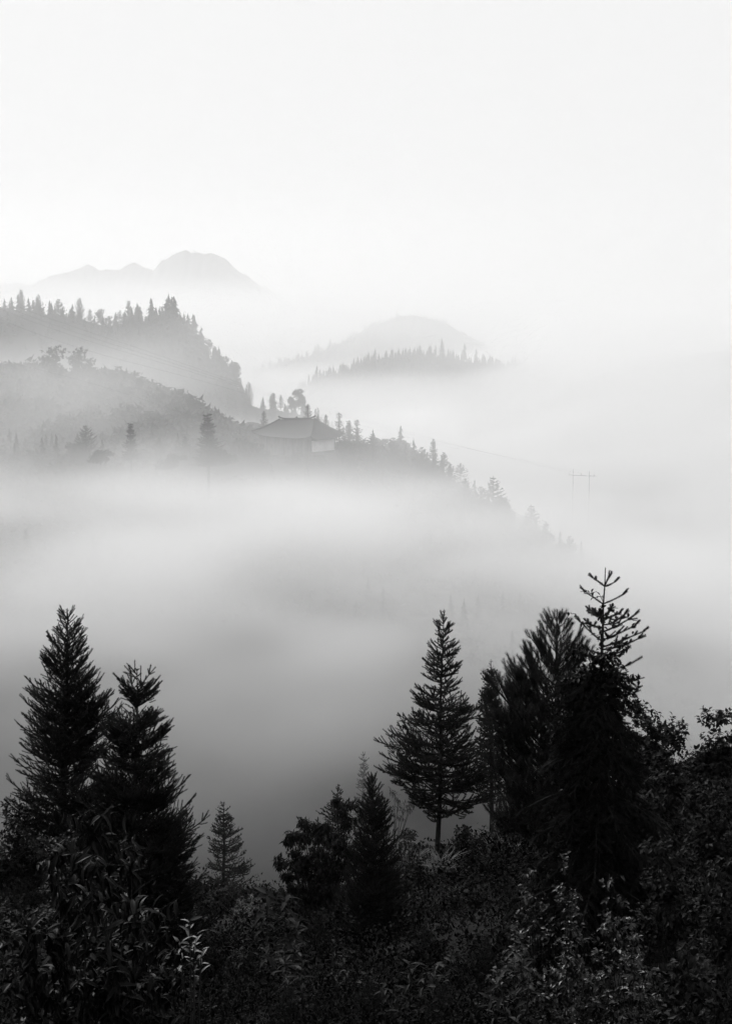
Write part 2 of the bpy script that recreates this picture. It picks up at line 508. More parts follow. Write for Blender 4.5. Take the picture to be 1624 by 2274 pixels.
def leafy(root_loc, blobs, seed, leaf=L_LANCE, size=.12, n_per=900, mat=None, name='shrub', label='', cat='shrub', group=None,
          stem_r=.05, hang=.5, twig=.25, stems=1, spread_up=0.0, flat=1.0):
    """Broadleaf plant: limbs reach each blob (x, y, z, radius, relative to the foot), twigs carry leaves through the blob."""
    rng = np.random.RandomState(seed)
    root_loc = np.asarray(root_loc, float)
    root = empty(name, root_loc, label, cat, group)
    wood, P0, D, Lh = [], [], [], []
    blobs = [np.asarray(b, float) for b in blobs]
    fork = np.array((0, 0, min(b[2] for b in blobs) * .55))
    for bi, b in enumerate(blobs):
        c, rad = b[:3], b[3]
        st = np.array((rng.normal(0, .12) * (stems > 1), rng.normal(0, .12) * (stems > 1), -.25))
        mid = fork * (rng.uniform(.6, 1.2) if stems > 1 else 1.0) + np.array((c[0], c[1], 0)) * (.18 if stems > 1 else .02)
        pts = np.array([st, mid * .5 + st * .5, mid, mid * .45 + c * .55 + np.array((0, 0, rad * .15)), c])
        t = np.linspace(0, 4, 9); pts = np.array([[np.interp(q, range(5), pts[:, i]) for i in range(3)] for q in t])
        rl = stem_r if stems > 1 or bi == 0 else stem_r * .35
        wood.append(tube(pts, np.concatenate((np.linspace(rl, rl * .8, 4), np.linspace(stem_r * .35, stem_r * .1, 5))) if stems == 1 else np.linspace(rl, rl * .25, 9), 5))
        ntw = max(4, int(n_per * (rad ** 2) / 9))
        per = 9
        for k in range(ntw):
            d = unit(rng.normal(0, 1, 3)); d[2] = d[2] * .8 + .1
            rr = rad * rng.uniform(.25, 1.0) ** .5
            q = c + d * rr * np.array((1, 1, flat))
            q += unit(rng.normal(0, 1, 3)) * rad * .12
            dirn = unit(d + rng.normal(0, .5, 3) + np.array((0, 0, spread_up)))
            tl = twig * rng.uniform(.6, 1.3)
            a = q - dirn * tl
            if k % 2 == 0: wood.append(tube(np.array([c + (a - c) * .35, a, q]), [stem_r * .16, stem_r * .1, stem_r * .05], 3))
            for j in range(per):
                t = (j + .5) / per
                az = rng.uniform(0, 6.28)
                e = unit(np.cross(dirn, rng.normal(0, 1, 3)))
                ld = unit(dirn * .55 + e * .8 + np.array((0, 0, -hang * rng.uniform(.2, 1.3))))
                P0.append(a + dirn * tl * t); D.append(ld); Lh.append(size * rng.uniform(.6, 1.2))
    v, f = merge([place(leaf, P0, D, np.array(Lh), np.array(Lh), rng=rng)])
    mesh_obj('crown' if cat == 'tree' else 'foliage', v, f, mat or M_leaf, root)
    v, f = merge(wood)
    mesh_obj('trunk' if cat == 'tree' else 'stem', v, f, M_bark, root, smooth=True)
    return root
# ------------------------------------------------------------------ near trees
def R4(a): return [(1332.1 + y * .27683, 160.96 + l * .27683, 160.96 + r * .27683) for y, l, r in a]
def R5(a): return [(1720.6 + y * .27683, 160.96 + l * .27683, 160.96 + r * .27683) for y, l, r in a]
def R6(a): return [(1665.1 + y * .27342, 555 + l * .27342, 555 + r * .27342) for y, l, r in a]
def R7(a): return [(1304.3 + y * .23186, 804.8 + l * .23186, 804.8 + r * .23186) for y, l, r in a]
def R8(a): return [(1221.1 + y * .25975, 1043.5 + l * .25975, 1043.5 + r * .25975) for y, l, r in a]

# tall fir right of centre
fir(P(970, 1890, 40), P(984.5, 1353, 40),
    R7([(330, 745, 815), (370, 715, 855), (420, 700, 860), (470, 670, 885), (520, 625, 920), (575, 618, 930), (630, 615, 958), (690, 572, 955),
        (760, 590, 910), (850, 575, 965), (900, 540, 900), (930, 512, 930), (1000, 462, 900), (1060, 456, 1105), (1120, 500, 1120), (1180, 525, 1140), (1205, 600, 1140),
        (1240, 345, 1150), (1300, 300, 1100), (1380, 205, 1180), (1460, 165, 1210), (1520, 132, 1240), (1600, 180, 1230), (1680, 190, 1250), (1750, 175, 1300),
        (1830, 200, 1290), (1900, 350, 1330), (1980, 370, 1300), (2050, 470, 1180), (2090, 540, 960), (2140, 590, 900), (2200, 640, 820)]),
    40, 11, tm=T_MID, seg=.26, rad=.044, whorl=.30, nb=6, rise=.6, droop=.10, step=.21, trunk_r=.10, spire=.35, dens=.78, lat=.62, jitter=.22, cull=1.18,
    label='tall dark fir with a bare lower trunk, standing right of the misty gap', bare=.25, latmax=1.1)
# near fir at the left with a round head above a bare neck
fir(P(300, 2330, 22), P(304.5, 1486, 22),
    R4([(572, 440, 655), (600, 380, 672), (640, 368, 680), (700, 358, 688), (760, 380, 690), (800, 395, 685), (812, 490, 555), (876, 490, 555), (892, 290, 780), (905, 290, 770),
        (940, 260, 780), (985, 200, 785), (1060, 230, 782), (1120, 240, 715), (1165, 250, 690), (1200, 240, 830), (1245, 230, 850), (1300, 150, 830), (1340, 150, 740),
        (1370, 130, 900), (1410, 100, 915), (1480, 90, 890), (1520, 60, 915), (1600, 20, 930)]) +
    R5([(260, 60, 960), (320, 40, 1000), (400, 20, 1040), (460, 20, 1085), (560, 30, 1105), (640, 30, 1140), (720, 40, 1110), (820, 40, 1060), (900, 60, 1050),
        (990, 80, 1190), (1050, 80, 1245), (1150, 80, 1200), (1250, 60, 1120), (1400, 60, 1150), (1500, 60, 1150)]),
    22, 12, tm=T_NEAR, seg=.17, rad=.024, whorl=.19, nb=7, rise=.7, droop=.05, step=.105, trunk_r=.08, lat=.6, spire=.2, dens=.78, jitter=.24, cull=1.2,
    label='near fir with a round tufted head on a bare neck of trunk', bare=.25, latmax=.7)
# fir at the far left
fir(P(140, 2150, 27), P(150, 1352, 27),
    R4([(120, -90, 25), (190, -150, 95), (260, -190, 130), (330, -230, 150), (430, -270, 205), (500, -300, 212), (550, -320, 240), (620, -340, 250), (700, -370, 270),
        (745, -380, 325), (800, -400, 365), (870, -420, 350), (1000, -440, 360), (1200, -470, 370), (1400, -500, 380), (1600, -520, 400), (1900, -560, 420), (2300, -560, 420)]),
    27, 13, tm=T_NEAR, seg=.20, rad=.026, whorl=.24, nb=6, rise=.9, droop=.0, step=.13, trunk_r=.12, spire=.25, dens=.8, jitter=.24, cull=1.2,
    label='dense dark fir at the far left, taller than the one beside it', bare=.25, latmax=.8)
# small dark fir in the middle of the foot
fir(P(826, 2160, 25), P(826.5, 1720, 25),
    R6([(260, 958, 1015), (300, 942, 1040), (350, 930, 1075), (385, 887, 1105), (440, 865, 1135), (520, 852, 1150), (600, 845, 1165), (680, 830, 1205), (760, 815, 1225),
        (850, 770, 1232), (950, 730, 1290), (1050, 700, 1310), (1150, 690, 1300), (1250, 700, 1330), (1400, 640, 1350), (1600, 600, 1380), (1900, 580, 1400)]),
    25, 14, tm=T_NEAR, seg=.16, rad=.021, whorl=.15, nb=7, rise=.85, droop=-.05, step=.13, trunk_r=.09, spire=.3, dens=.9,
    label='small black pointed fir between the leafy tree and the tall fir', bare=.2, latmax=.6)
# hazy firs down in the mist
fir(P(497, 2010, 74), P(496.8, 1779, 74),
    R5([(255, 1190, 1240), (295, 1160, 1268), (350, 1130, 1298), (390, 1108, 1310), (440, 1090, 1372), (490, 1070, 1362), (560, 1085, 1365), (640, 1080, 1398), (700, 1070, 1445),
        (770, 1080, 1458), (840, 1060, 1465)]),
    74, 15, tm=T_FAR, seg=.3, rad=.055, whorl=.36, nb=6, rise=.5, droop=.0, step=.26, trunk_r=.13, spire=.5, dens=.85,
    label='grey fir in thin mist to the right of the round headed fir', bare=.25, latmax=.9)
fir(P(750, 1960, 72), P(750.5, 1741, 72),
    R6([(330, 695, 735), (370, 662, 750), (410, 650, 770), (440, 640, 780), (460, 550, 790), (500, 545, 800), (540, 560, 810), (600, 600, 830), (700, 580, 850), (800, 560, 860)]),
    72, 16, tm=T_FAR, seg=.3, rad=.055, whorl=.36, nb=6, rise=.4, droop=.0, step=.26, trunk_r=.12, spire=.7, dens=.85,
    label='grey fir tip showing in the mist over the leafy tree', bare=.2, latmax=.9)
fir(P(806, 1960, 118), P(807, 1672, 118),
    R6([(70, 905, 945), (120, 885, 965), (200, 868, 985), (300, 860, 1000), (400, 840, 1010), (600, 820, 1030)]),
    118, 17, tm=T_FAR, seg=.4, rad=.08, whorl=.55, nb=5, rise=.5, droop=.0, step=.4, trunk_r=.16, spire=.7, dens=.85,
    label='ghostly fir deepest in the mist behind the small black fir', bare=.2, latmax=1.0)
fir(P(1089, 1960, 66), P(1088.8, 1463, 66),
    R8([(1040, 150, 200), (1060, 110, 215), (1110, 98, 230), (1150, 110, 240), (1200, 66, 250), (1260, 70, 260), (1330, 60, 270), (1450, 50, 290), (1700, 30, 300), (2100, 0, 320)]),
    66, 18, tm=T_FAR, seg=.28, rad=.06, whorl=.26, nb=8, rise=.5, droop=.0, step=.24, trunk_r=.15, spire=.8, dens=.85,
    label='hazy grey fir peeping out at the left edge of the pine', bare=.2, latmax=.8)

# long needled pine
def pine():
    rng = np.random.RandomState(31)
    Y = 36
    loc = P(1228, 2090, Y); top = P(1235, 1352, Y); loc[2] = gz(loc[0], loc[1])
    root = empty('pine_tree', loc, 'broad long needled pine between the tall fir and the vine hung spruce', 'pine')
    s = Spray(rng, .2, .085)
    H = top - loc
    rows = R8([(500, 675, 795), (540, 605, 840), (600, 565, 875), (650, 590, 895), (700, 575, 955), (760, 445, 1015), (820, 425, 1045), (880, 405, 1025), (930, 210, 1015), (1000, 185, 1015),
               (1080, 150, 1025), (1200, 65, 1035), (1300, 47, 1065), (1400, 65, 1095), (1500, 125, 1115), (1650, 115, 1135), (1800, 105, 1135), (1950, 95, 1135), (2100, 105, 1135), (2300, 105, 1135)])
    rr = np.array(sorted([((P(a, v, Y) - loc)[2], (P(a, v, Y) - loc)[0], (P(b, v, Y) - loc)[0]) for v, a, b in rows]))
    z = rr[0, 0]
    def ax(z): return H * (z / H[2])
    def tufts(p, d, L, r0, lev):
        """A limb that forks and ends in upturned needle tufts."""
        q = p + d * L + np.array((0, 0, L * .30))
        pts = curve(p, q, L * .07, 5, rng.uniform(-.1, .1))
        s.wood.append(tube(pts, np.linspace(r0, r0 * .45, 5), 4))
        n = max(3, int(L / .15))
        for i in range(n):
            t = .35 + .65 * (i + 1) / n
            a = p * (1 - t) + q * t - np.array((0, 0, L * .07 * 4 * t * (1 - t)))
            e = unit(np.cross(d, (0, 0, 1.)) * rng.choice((-1, 1)) * rng.uniform(.5, 1.1) + d * .7 + np.array((0, 0, rng.uniform(.2, .8))))
            l = (.26 + .5 * (L - t * L)) * rng.uniform(.7, 1.1)
            if lev < 1 and l > .42: tufts(a, e, min(l, 1.1), r0 * .45, lev + 1)
            else:
                b = a + e * .16; c = b + unit(e + np.array((0, 0, .8))) * .20
                s.shoot(a, b); s.shoot(b, c)
        b = q + unit(d + np.array((0, 0, .9))) * .3
        s.shoot(q, b)
    while z < rr[-1, 0] - .1:
        fr = (z - rr[0, 0]) / (rr[-1, 0] - rr[0, 0])
        a0 = rng.uniform(0, 6.28)
        nn = 6 if fr < .88 else 4
        for i in range(nn):
            az = a0 + i * 6.283 / nn + rng.uniform(-.3, .3)
            l = np.interp(z, rr[:, 0], rr[:, 1]); r = np.interp(z, rr[:, 0], rr[:, 2]); x0 = ax(z)[0]
            wl, wr = max(.08, x0 - l), max(.08, r - x0); av = (wl + wr) * .42
            side = wr if math.cos(az) > 0 else wl
            w = (av + (side - av) * abs(math.cos(az)) ** .7) * rng.uniform(.75, 1.05)
            w = max(.1, w - .15)
            up = .25 + .55 * fr
            z0 = max(.05, min(z - w * (up + .22) - .15, H[2] - .2))
            d = np.array((math.cos(az), math.sin(az), up))
            tufts(ax(z0), d / np.linalg.norm(d[:2]), w, .012 + .016 * w, 0)
        z += .26 * (1 - .35 * fr)
    for k in range(5):
        a = k * 1.3; d = np.array((math.cos(a) * .45, math.sin(a) * .45, 1.0)); s.shoot(H - np.array((0, 0, .4)), H - np.array((0, 0, .4)) + unit(d) * rng.uniform(.2, .4), .06)
    zs = np.linspace(-.2, 1, 12)
    s.build(T_PINE, root, M_pine, trunk=tube(np.array([H * q for q in zs]), .15 * (1 - np.clip(zs, 0, 1)) + .012, 8))
pine()

# near spruce with a bare candelabra top
def spruce():
    rng = np.random.RandomState(41)
    Y = 18
    loc = P(1325, 2500, Y); top = P(1343, 1260, Y); loc[2] = gz(loc[0], loc[1])
    root = empty('spruce_tree', loc, 'black spruce with a thin candelabra top, highest tree at the right', 'spruce')
    s = Spray(rng, .09, .028)
    def q(x, y, dy=0.0): return P(1043.5 + x * .25975, 1221.1 + y * .25975, Y + dy) - loc
    tr = [q(1152, 150), q(1146, 310), q(1134, 460), q(1130, 640), q(1122, 880), q(1112, 1100), q(1100, 1500), q(1085, 2000), q(1085, 2800), np.array((0, 0, -.4))]
    tr = np.array(tr)[::-1]
    trz = tr[:, 2]
    def ax(z): return np.array([np.interp(z, trz, tr[:, i]) for i in range(3)])
    s.shoot(q(1146, 310), q(1152, 155), .012); s.shoot(q(1134, 460), q(1146, 310), .016)
    BR = [((1148, 310), (1035, 232), -.15), ((1150, 310), (1187, 225), .25), ((1148, 312), (1240, 268), .1), ((1132, 462), (968, 346), .1), ((1136, 458), (1312, 370), -.1),
          ((1132, 565), (1014, 508), .3), ((1130, 570), (1062, 515), -.4), ((1132, 585), (1283, 534), .3), ((1130, 565), (1200, 502), -.3), ((1130, 640), (1325, 542), -.1),
          ((1128, 700), (1416, 545), .2), ((1128, 660), (996, 618), -.3), ((1125, 780), (928, 600), .15), ((1122, 770), (1412, 640), -.2), ((1120, 830), (1482, 692), .1), ((1120, 850), (1456, 746), .35),
          ((1120, 880), (1322, 850), -.4), ((1118, 900), (905, 868), .1), ((1118, 890), (1000, 850), -.3), ((1116, 960), (1275, 905), .4), ((1112, 1080), (1345, 985), 0.1),
          ((1112, 1100), (1436, 1100), .2), ((1110, 1180), (1425, 1190), .1), ((1110, 1250), (1400, 1220), -.2)]
    for (a, b, dy) in BR:
        p0 = ax(q(*a)[2]); p1 = q(b[0], b[1], dy)
        L = np.linalg.norm(p1 - p0)
        s.branch(curve(p0, p1, L * rng.uniform(-.02, .09), 6, rng.uniform(-.1, .1)), .008 + .010 * L, lat=.34, step=.16, bare=.12, curl=.12, ang=42, dens=.75 if a[1] > 500 else .12, latmax=.35, flat=.5)
    s.shoot(q(1345, 985, .1), q(1465, 912, .1), .034)
    # dense drooping body below
    rows = [(1490, 1285, 1380), (1510, 1245, 1392), (1550, 1238, 1398), (1570, 1225, 1392), (1600, 1232, 1412), (1650, 1205, 1405), (1700, 1212, 1445), (1760, 1180, 1440), (1800, 1185, 1470), (1900, 1160, 1495), (2000, 1160, 1500), (2150, 1140, 1520), (2300, 1140, 1530), (2450, 1140, 1530)]
    rr = np.array(sorted([((P(a, v, Y) - loc)[2], (P(a, v, Y) - loc)[0], (P(b, v, Y) - loc)[0]) for v, a, b in rows]))
    z = rr[0, 0]
    while z < rr[-1, 0]:
        a0 = rng.uniform(0, 6.28)
        nn = 10 if z > rr[-1, 0] - 1.6 else 7
        for i in range(nn):
            az = a0 + i * 6.283 / nn + rng.uniform(-.3, .3)
            l = np.interp(z, rr[:, 0], rr[:, 1]); r = np.interp(z, rr[:, 0], rr[:, 2]); x0 = ax(z)[0]
            wl, wr = x0 - l, r - x0; av = (wl + wr) * .45
            w = (av + ((wr if math.cos(az) > 0 else wl) - av) * abs(math.cos(az)) ** .7) * rng.uniform(.45, 1.25)
            p0 = ax(z + w * .1); p1 = np.array((ax(z)[0] + math.cos(az) * w, ax(z)[1] + math.sin(az) * w, z - w * rng.uniform(0, .35)))
            s.branch(curve(p0, p1, -w * .12, 6), .01 + .012 * w, lat=.5, step=.13, bare=.15, curl=-.45, ang=50, dens=.9, latmax=.5, flat=.4)
        z += .09 if z > rr[-1, 0] - 1.6 else .15
    s.build(T_NEAR, root, trunk=tube(tr, [.14, .12, .09, .06, .034, .022, .017, .013, .009, .006], 8))
spruce()
# ------------------------------------------------------------------ leafy trees, shrubs and undergrowth near the camera
def blobs6(bl, loc, Y, rnd):
    out = []
    for x, y, r in bl:
        c = P(555 + x * .27342, 1665.1 + y * .27342, Y) - loc
        rr = W(r * .27342, Y)
        out.append((c[0], c[1] + rnd.uniform(-1, 1) * rr * 1.2, c[2], rr))
    return out
rn = random.Random(5)
loc = P(700, 2150, 42)
leafy(loc, blobs6([(440, 610, 75), (345, 700, 70), (310, 760, 60), (520, 665, 85), (610, 640, 70), (700, 440, 55), (770, 430, 60), (830, 450, 55), (740, 520, 90), (800, 600, 90), (430, 760, 120),
       (560, 820, 130), (215, 880, 45), (280, 900, 50), (350, 920, 60), (500, 1000, 130), (650, 900, 130), (340, 1110, 60), (430, 1130, 100), (600, 1150, 150), (420, 980, 70), (700, 700, 110), (560, 720, 80), (640, 1050, 170), (480, 1250, 150), (640, 1330, 190), (800, 800, 110), (780, 1000, 130), (420, 870, 90), (300, 1000, 75), (380, 1050, 90), (360, 860, 70), (250, 940, 45), (600, 740, 110)], loc, 42, rn),
      51, size=.19, n_per=2000, twig=.3, hang=.9, stem_r=.10, name='broadleaf_tree', cat='tree', label='rounded leafy tree with narrow hanging leaves beside the small black fir')
loc = P(873, 2010, 66)
leafy(loc, blobs6([(1175, 350, 40), (1200, 420, 60), (1250, 470, 60), (1290, 500, 50), (1180, 520, 60), (1310, 460, 30), (1220, 560, 60)], loc, 66, rn), 52, size=.22, n_per=160, twig=.5, hang=.6,
      stem_r=.07, name='birch_tree', cat='tree', label='thin pale sapling with sparse leaves in the mist behind the small black fir', mat=M_pale)

def bush(u, vtop, wpx, Y, seed, label, leaf=L_OVAL2, size=.09, mat=None, n=1100, name='shrub', cat='shrub', hang=.4, group=None, k=7, up=0.2, hmin=.6, tall=1.0):
    x = P(u, vtop, Y)[0]
    zt = P(u, vtop, Y)[2]; zg = gz(x, Y) - .1
    h = zt - zg
    if h < hmin: zg = zt - hmin; h = hmin
    r = np.random.RandomState(seed)
    w = W(wpx, Y) / 2
    bl = [(r.uniform(-.15, .15) * w, r.uniform(-.3, .3) * w, h - w * .42, w * .42)]
    k = int(k * min(2.2, max(1, h / (2 * w) + .5)))
    for i in range(k):
        a = i * 2.4 + r.uniform(-.4, .4); q = ((i + 1) / k) ** .6
        rad = w * r.uniform(.33, .5)
        bl.append((math.cos(a) * (w - rad) * q, math.sin(a) * (w - rad) * q * .9, max(rad * .6, h - rad - (h - rad) * q * r.uniform(.35, 1.0)), rad))
    return leafy((x, Y, zg), bl, seed, leaf=leaf, size=size, n_per=n, mat=mat, name=name, label=label, cat=cat, hang=hang, group=group, stem_r=.012, twig=size * 2.2, stems=3, spread_up=up)

# slope below the tall fir
bush(985, 1862, 120, 38, 61, 'dark small leaved shrub growing round the foot of the tall bare trunked fir', size=.11)
bush(1035, 1822, 110, 41, 62, 'dark shrub behind and right of the tall fir trunk', size=.12)
bush(925, 1885, 130, 35, 63, 'shrub between the small black fir and the trunk of the tall fir', size=.11)
bush(1085, 1935, 170, 31, 64, 'broad dark shrub on the slope left of the spruce', size=.10)
bush(965, 1965, 200, 28, 65, 'wide low shrub with tiny pale flecked leaves below the tall fir', size=.09, mat=M_leaf)
bush(1030, 2060, 230, 23, 66, 'black leafy shrub at the foot of the picture below the tall fir', size=.085)
bush(860, 2075, 200, 26, 67, 'low dark shrub in front of the small black fir', size=.09)
bush(1165, 1835, 100, 47, 68, 'grey shrub on the open slope between the tall fir and the spruce', size=.13, mat=M_leaf)
bush(1120, 1795, 130, 52, 69, 'hazy shrub under the left side of the pine', size=.15)
bush(1210, 1760, 150, 50, 70, 'hazy shrub under the right side of the pine', size=.15)
# bright leafed bushes at the lower right
for i, (u, v, w_, Y, lb) in enumerate([
        (1180, 1905, 150, 17, 'glossy leaved shrub with pale flecks, left of the spruce foot'),
        (1265, 1880, 160, 15, 'tall glossy shrub climbing in front of the spruce trunk'),
        (1365, 1925, 170, 14, 'glossy shrub right of the spruce trunk'),
        (1150, 2035, 190, 13, 'glossy shrub low at the right, left of the spruce'),
        (1270, 2060, 210, 11, 'near glossy shrub directly below the spruce'),
        (1400, 2050, 220, 11, 'near glossy shrub below and right of the spruce')]):
    bush(u, v, w_, Y, 80 + i, lb, leaf=L_OVAL, size=.055 + .001 * Y, mat=M_gloss, n=900, hang=.8, up=.5, group='glossy shrubs at the lower right')
# dark thicket on the right bank
for i, (u, v, w_, Y, lb) in enumerate([
        (1455, 1572, 150, 29, 'dense dark shrub filling the dip of the right bank behind the spruce'),
        (1418, 1545, 130, 30, 'dome of dark leaves rising behind the right side of the spruce'),
        (1490, 1590, 170, 27, 'dark shrub on the right bank beyond the spruce'),
        (1590, 1560, 190, 25, 'dark shrub highest on the right bank at the edge'),
        (1475, 1700, 200, 22, 'dark shrub on the right bank, second row'),
        (1590, 1720, 220, 19, 'dark shrub at the right edge, second row'),
        (1480, 1850, 230, 15, 'dark shrub on the right bank, third row'),
        (1600, 1900, 250, 13, 'dark shrub at the right edge, third row'),
        (1520, 2080, 280, 10, 'nearest dark shrub in the lower right corner'),
        (1400, 1640, 150, 25, 'dark leafy shrub filling behind the spruce, upper right')]):
    bush(u, v, w_, Y, 90 + i, lb, leaf=L_OVAL2, size=.06 + .002 * Y, n=2200, hang=.5, group='dark shrubs on the right bank')
# misty bushes in the gap
bush(560, 1985, 170, 44, 101, 'pale feathery bush below the grey fir in the gap', size=.11, mat=M_pale, leaf=L_LANCE, n=900, up=.8)
bush(500, 1960, 150, 60, 102, 'hazy bush at the foot of the grey fir', size=.16)
bush(640, 2040, 150, 36, 103, 'small dark bush left of the leafy tree foot', size=.12)
bush(905, 1830, 90, 60, 104, 'hazy bush in the mist behind the small black fir', size=.16)
bush(730, 2090, 200, 30, 105, 'dark bush in front of the leafy tree', size=.10)
bush(500, 2060, 160, 30, 106, 'dark bush low in the gap left of the stemmed plants', size=.09)
bush(600, 2120, 170, 22, 107, 'dark bush under the stemmed plants', size=.075)
bush(420, 2000, 150, 33, 108, 'dim bush seen through the lower branches of the round headed fir', size=.12)
bush(700, 2180, 240, 18, 109, 'dark bush at the bottom edge left of centre', size=.07)
bush(880, 2190, 240, 16, 110, 'dark bush at the bottom edge in the centre', size=.07)
bush(1060, 2190, 240, 14, 111, 'dark bush at the bottom edge right of centre', size=.065)
bush(1230, 2200, 240, 10, 112, 'dark bush at the bottom edge below the spruce', size=.05)
bush(1400, 2210, 260, 9, 113, 'dark bush at the bottom edge in the lower right', size=.05)
bush(500, 2190, 240, 17, 114, 'dark bush at the bottom edge left of the gap', size=.07)
bush(1560, 2230, 240, 8, 115, 'dark bush in the bottom right corner', size=.045)
# left side fill behind the firs
for i, (u, v, w_, Y, lb) in enumerate([
        (30, 1760, 230, 24, 'dark bush at the left edge behind the tall left fir'),
        (160, 1830, 240, 20, 'dark bush between the two left firs'),
        (250, 2020, 260, 15, 'dark bush at the foot of the round headed fir'),
        (60, 1990, 260, 13, 'dark bush low at the left edge'),
        (390, 2110, 220, 14, 'dark bush right of the foot of the round headed fir')]):
    bush(u, v, w_, Y, 120 + i, lb, size=.05 + .0025 * Y, n=1200, group='dark bushes round the left firs')

# near plants with long leaves
M_shade = surf('long leaves lit and shaded', 0.003, 0.03, lo=.58, hi=.85, scale=5, rough=.5, spec=.12)  # few lit leaves among shaded ones, put into the leaf colour itself
def long_leaf_plant(u, vtop, Y, seed, label, stems=5, size=.15, spread=.35, mat=None, leaf=L_BIG, per=9, name='leafy_plant', cat='plant', low=.35, hang=.2):
    r = np.random.RandomState(seed)
    top = P(u, vtop, Y); zg = min(gz(top[0], Y), top[2] - .8)
    root = empty(name, (top[0], Y, zg), label, cat)
    h = top[2] - zg
    P0, D, Ls, wood = [], [], [], []
    for i in range(stems):
        a = r.uniform(0, 6.28); q = 0 if i == 0 else r.uniform(.4, 1)
        e = np.array((math.cos(a) * spread * q, math.sin(a) * spread * q, h * (1 - .35 * q * r.uniform(.3, 1))))
        pts = curve((e[0] * .15, e[1] * .15, -.15), e, -.03, 7)
        wood.append(tube(pts, np.linspace(.012, .004, 7), 5))
        for j in range(per):
            t = 1 - (1 - low) * (j / per) ** 1.2
            p = np.array([np.interp(t, np.linspace(0, 1, 7), pts[:, c]) for c in range(3)])
            aa = j * 2.4 + r.uniform(-.4, .4)
            P0.append(p); D.append((math.cos(aa), math.sin(aa), r.uniform(.0, .9) - hang)); Ls.append(size * r.uniform(.6, 1.15))
    v, f = merge([place(leaf, P0, D, np.array(Ls), np.array(Ls), rng=r)])
    mesh_obj('foliage', v, f, mat or M_gloss, root, smooth=True)
    v, f = merge(wood); mesh_obj('stem', v, f, M_bark, root, smooth=True)
    return root
for i, (u, v, Y, sz, lb) in enumerate([
        (222, 1790, 7.5, .16, 'long leaved plant catching light at the left, topmost of its cluster'),
        (180, 1815, 8.0, .15, 'long leaved plant at the left edge of the cluster, leaves upright'),
        (285, 1855, 8.5, .15, 'long leaved plant with one pale arching leaf over the dark fir'),
        (200, 1900, 7.0, .14, 'long leaved plant under the topmost ones at the left'),
        (130, 1880, 7.5, .15, 'long leaved plant furthest left'),
        (300, 1985, 7.0, .14, 'long leaved plant in the middle of the lower left shade'),
        (345, 2010, 8.0, .14, 'long leaved plant with arching leaves right of the lower left shade'),
        (245, 1995, 6.5, .13, 'long leaved plant with a pale folded leaf low at the left'),
        (330, 2080, 6.5, .12, 'long leaved plant low under the round headed fir'),
        (180, 2060, 6.5, .12, 'long leaved plant near the lower left corner'),
        (60, 2050, 7.0, .14, 'long leaved plant in the lower left corner')]):
    bush(u, v, 80, Y, 140 + i, lb, leaf=L_BIG, size=sz * .75, mat=M_shade, n=430, hang=.9, up=.4, name='leafy_plant', cat='plant', group='long leaved plants at the lower left')
long_leaf_plant(421, 2043, 9, 160, 'pale spiky plant with light leaves at the bottom left of the gap', stems=4, size=.11, mat=M_pale, leaf=L_LANCE, per=10, spread=.22, low=.8, hang=-.2)
long_leaf_plant(592, 1982, 17, 161, 'dark upright stem plant with rows of drooping leaves, left one of two', stems=1, size=.26, leaf=L_LANCE, per=48, spread=.2, low=.1, hang=.5, mat=M_needle)
long_leaf_plant(632, 1995, 17, 162, 'dark leaning stem plant with rows of drooping leaves, right one of two', stems=2, size=.26, leaf=L_LANCE, per=36, spread=.3, low=.1, hang=.5, mat=M_needle)
long_leaf_plant(910, 1842, 34, 163, 'thin leafy shoot standing between the small black fir and the tall trunk', stems=3, size=.26, leaf=L_LANCE, per=16, spread=.7, low=.3, hang=.4, mat=M_leaf)

def grass_tuft(u, v, Y, seed, label, n=90, L=.7):
    r = np.random.RandomState(seed)
    p = P(u, v, Y); zg = gz(p[0], Y)
    P0 = np.stack((r.normal(0, .15, n), r.normal(0, .15, n), np.full(n, max(0, p[2] - zg - L * .9))), 1)
    a = r.uniform(0, 6.28, n)
    D = np.stack((np.cos(a) * .45, np.sin(a) * .45, np.full(n, 1.)), 1)
    vv, f = place(L_BLADE, P0, D, L * r.uniform(.6, 1.3, n), L * r.uniform(.6, 1.0, n), rng=r)
    o = mesh_obj('grass_tuft', vv, f, M_grass, smooth=True); o.location = (p[0], Y, zg)
    tag(o, label, 'grass', 'tufts of long grass on the right slope')
for i, (u, v, Y, lb) in enumerate([(900, 1885, 36, 'arching tuft of long grass right of the small black fir'), (925, 1905, 36, 'lower tuft of long grass right of the small black fir'),
        (985, 1890, 34, 'tuft of long grass left of the tall trunk foot'), (1120, 1870, 44, 'tuft of long grass high on the open slope'), (1150, 1905, 42, 'tuft of long grass on the open slope by the spruce'), (1095, 1915, 38, 'tuft of long grass low on the open slope')]):
    grass_tuft(u, v, Y, 170 + i, lb)

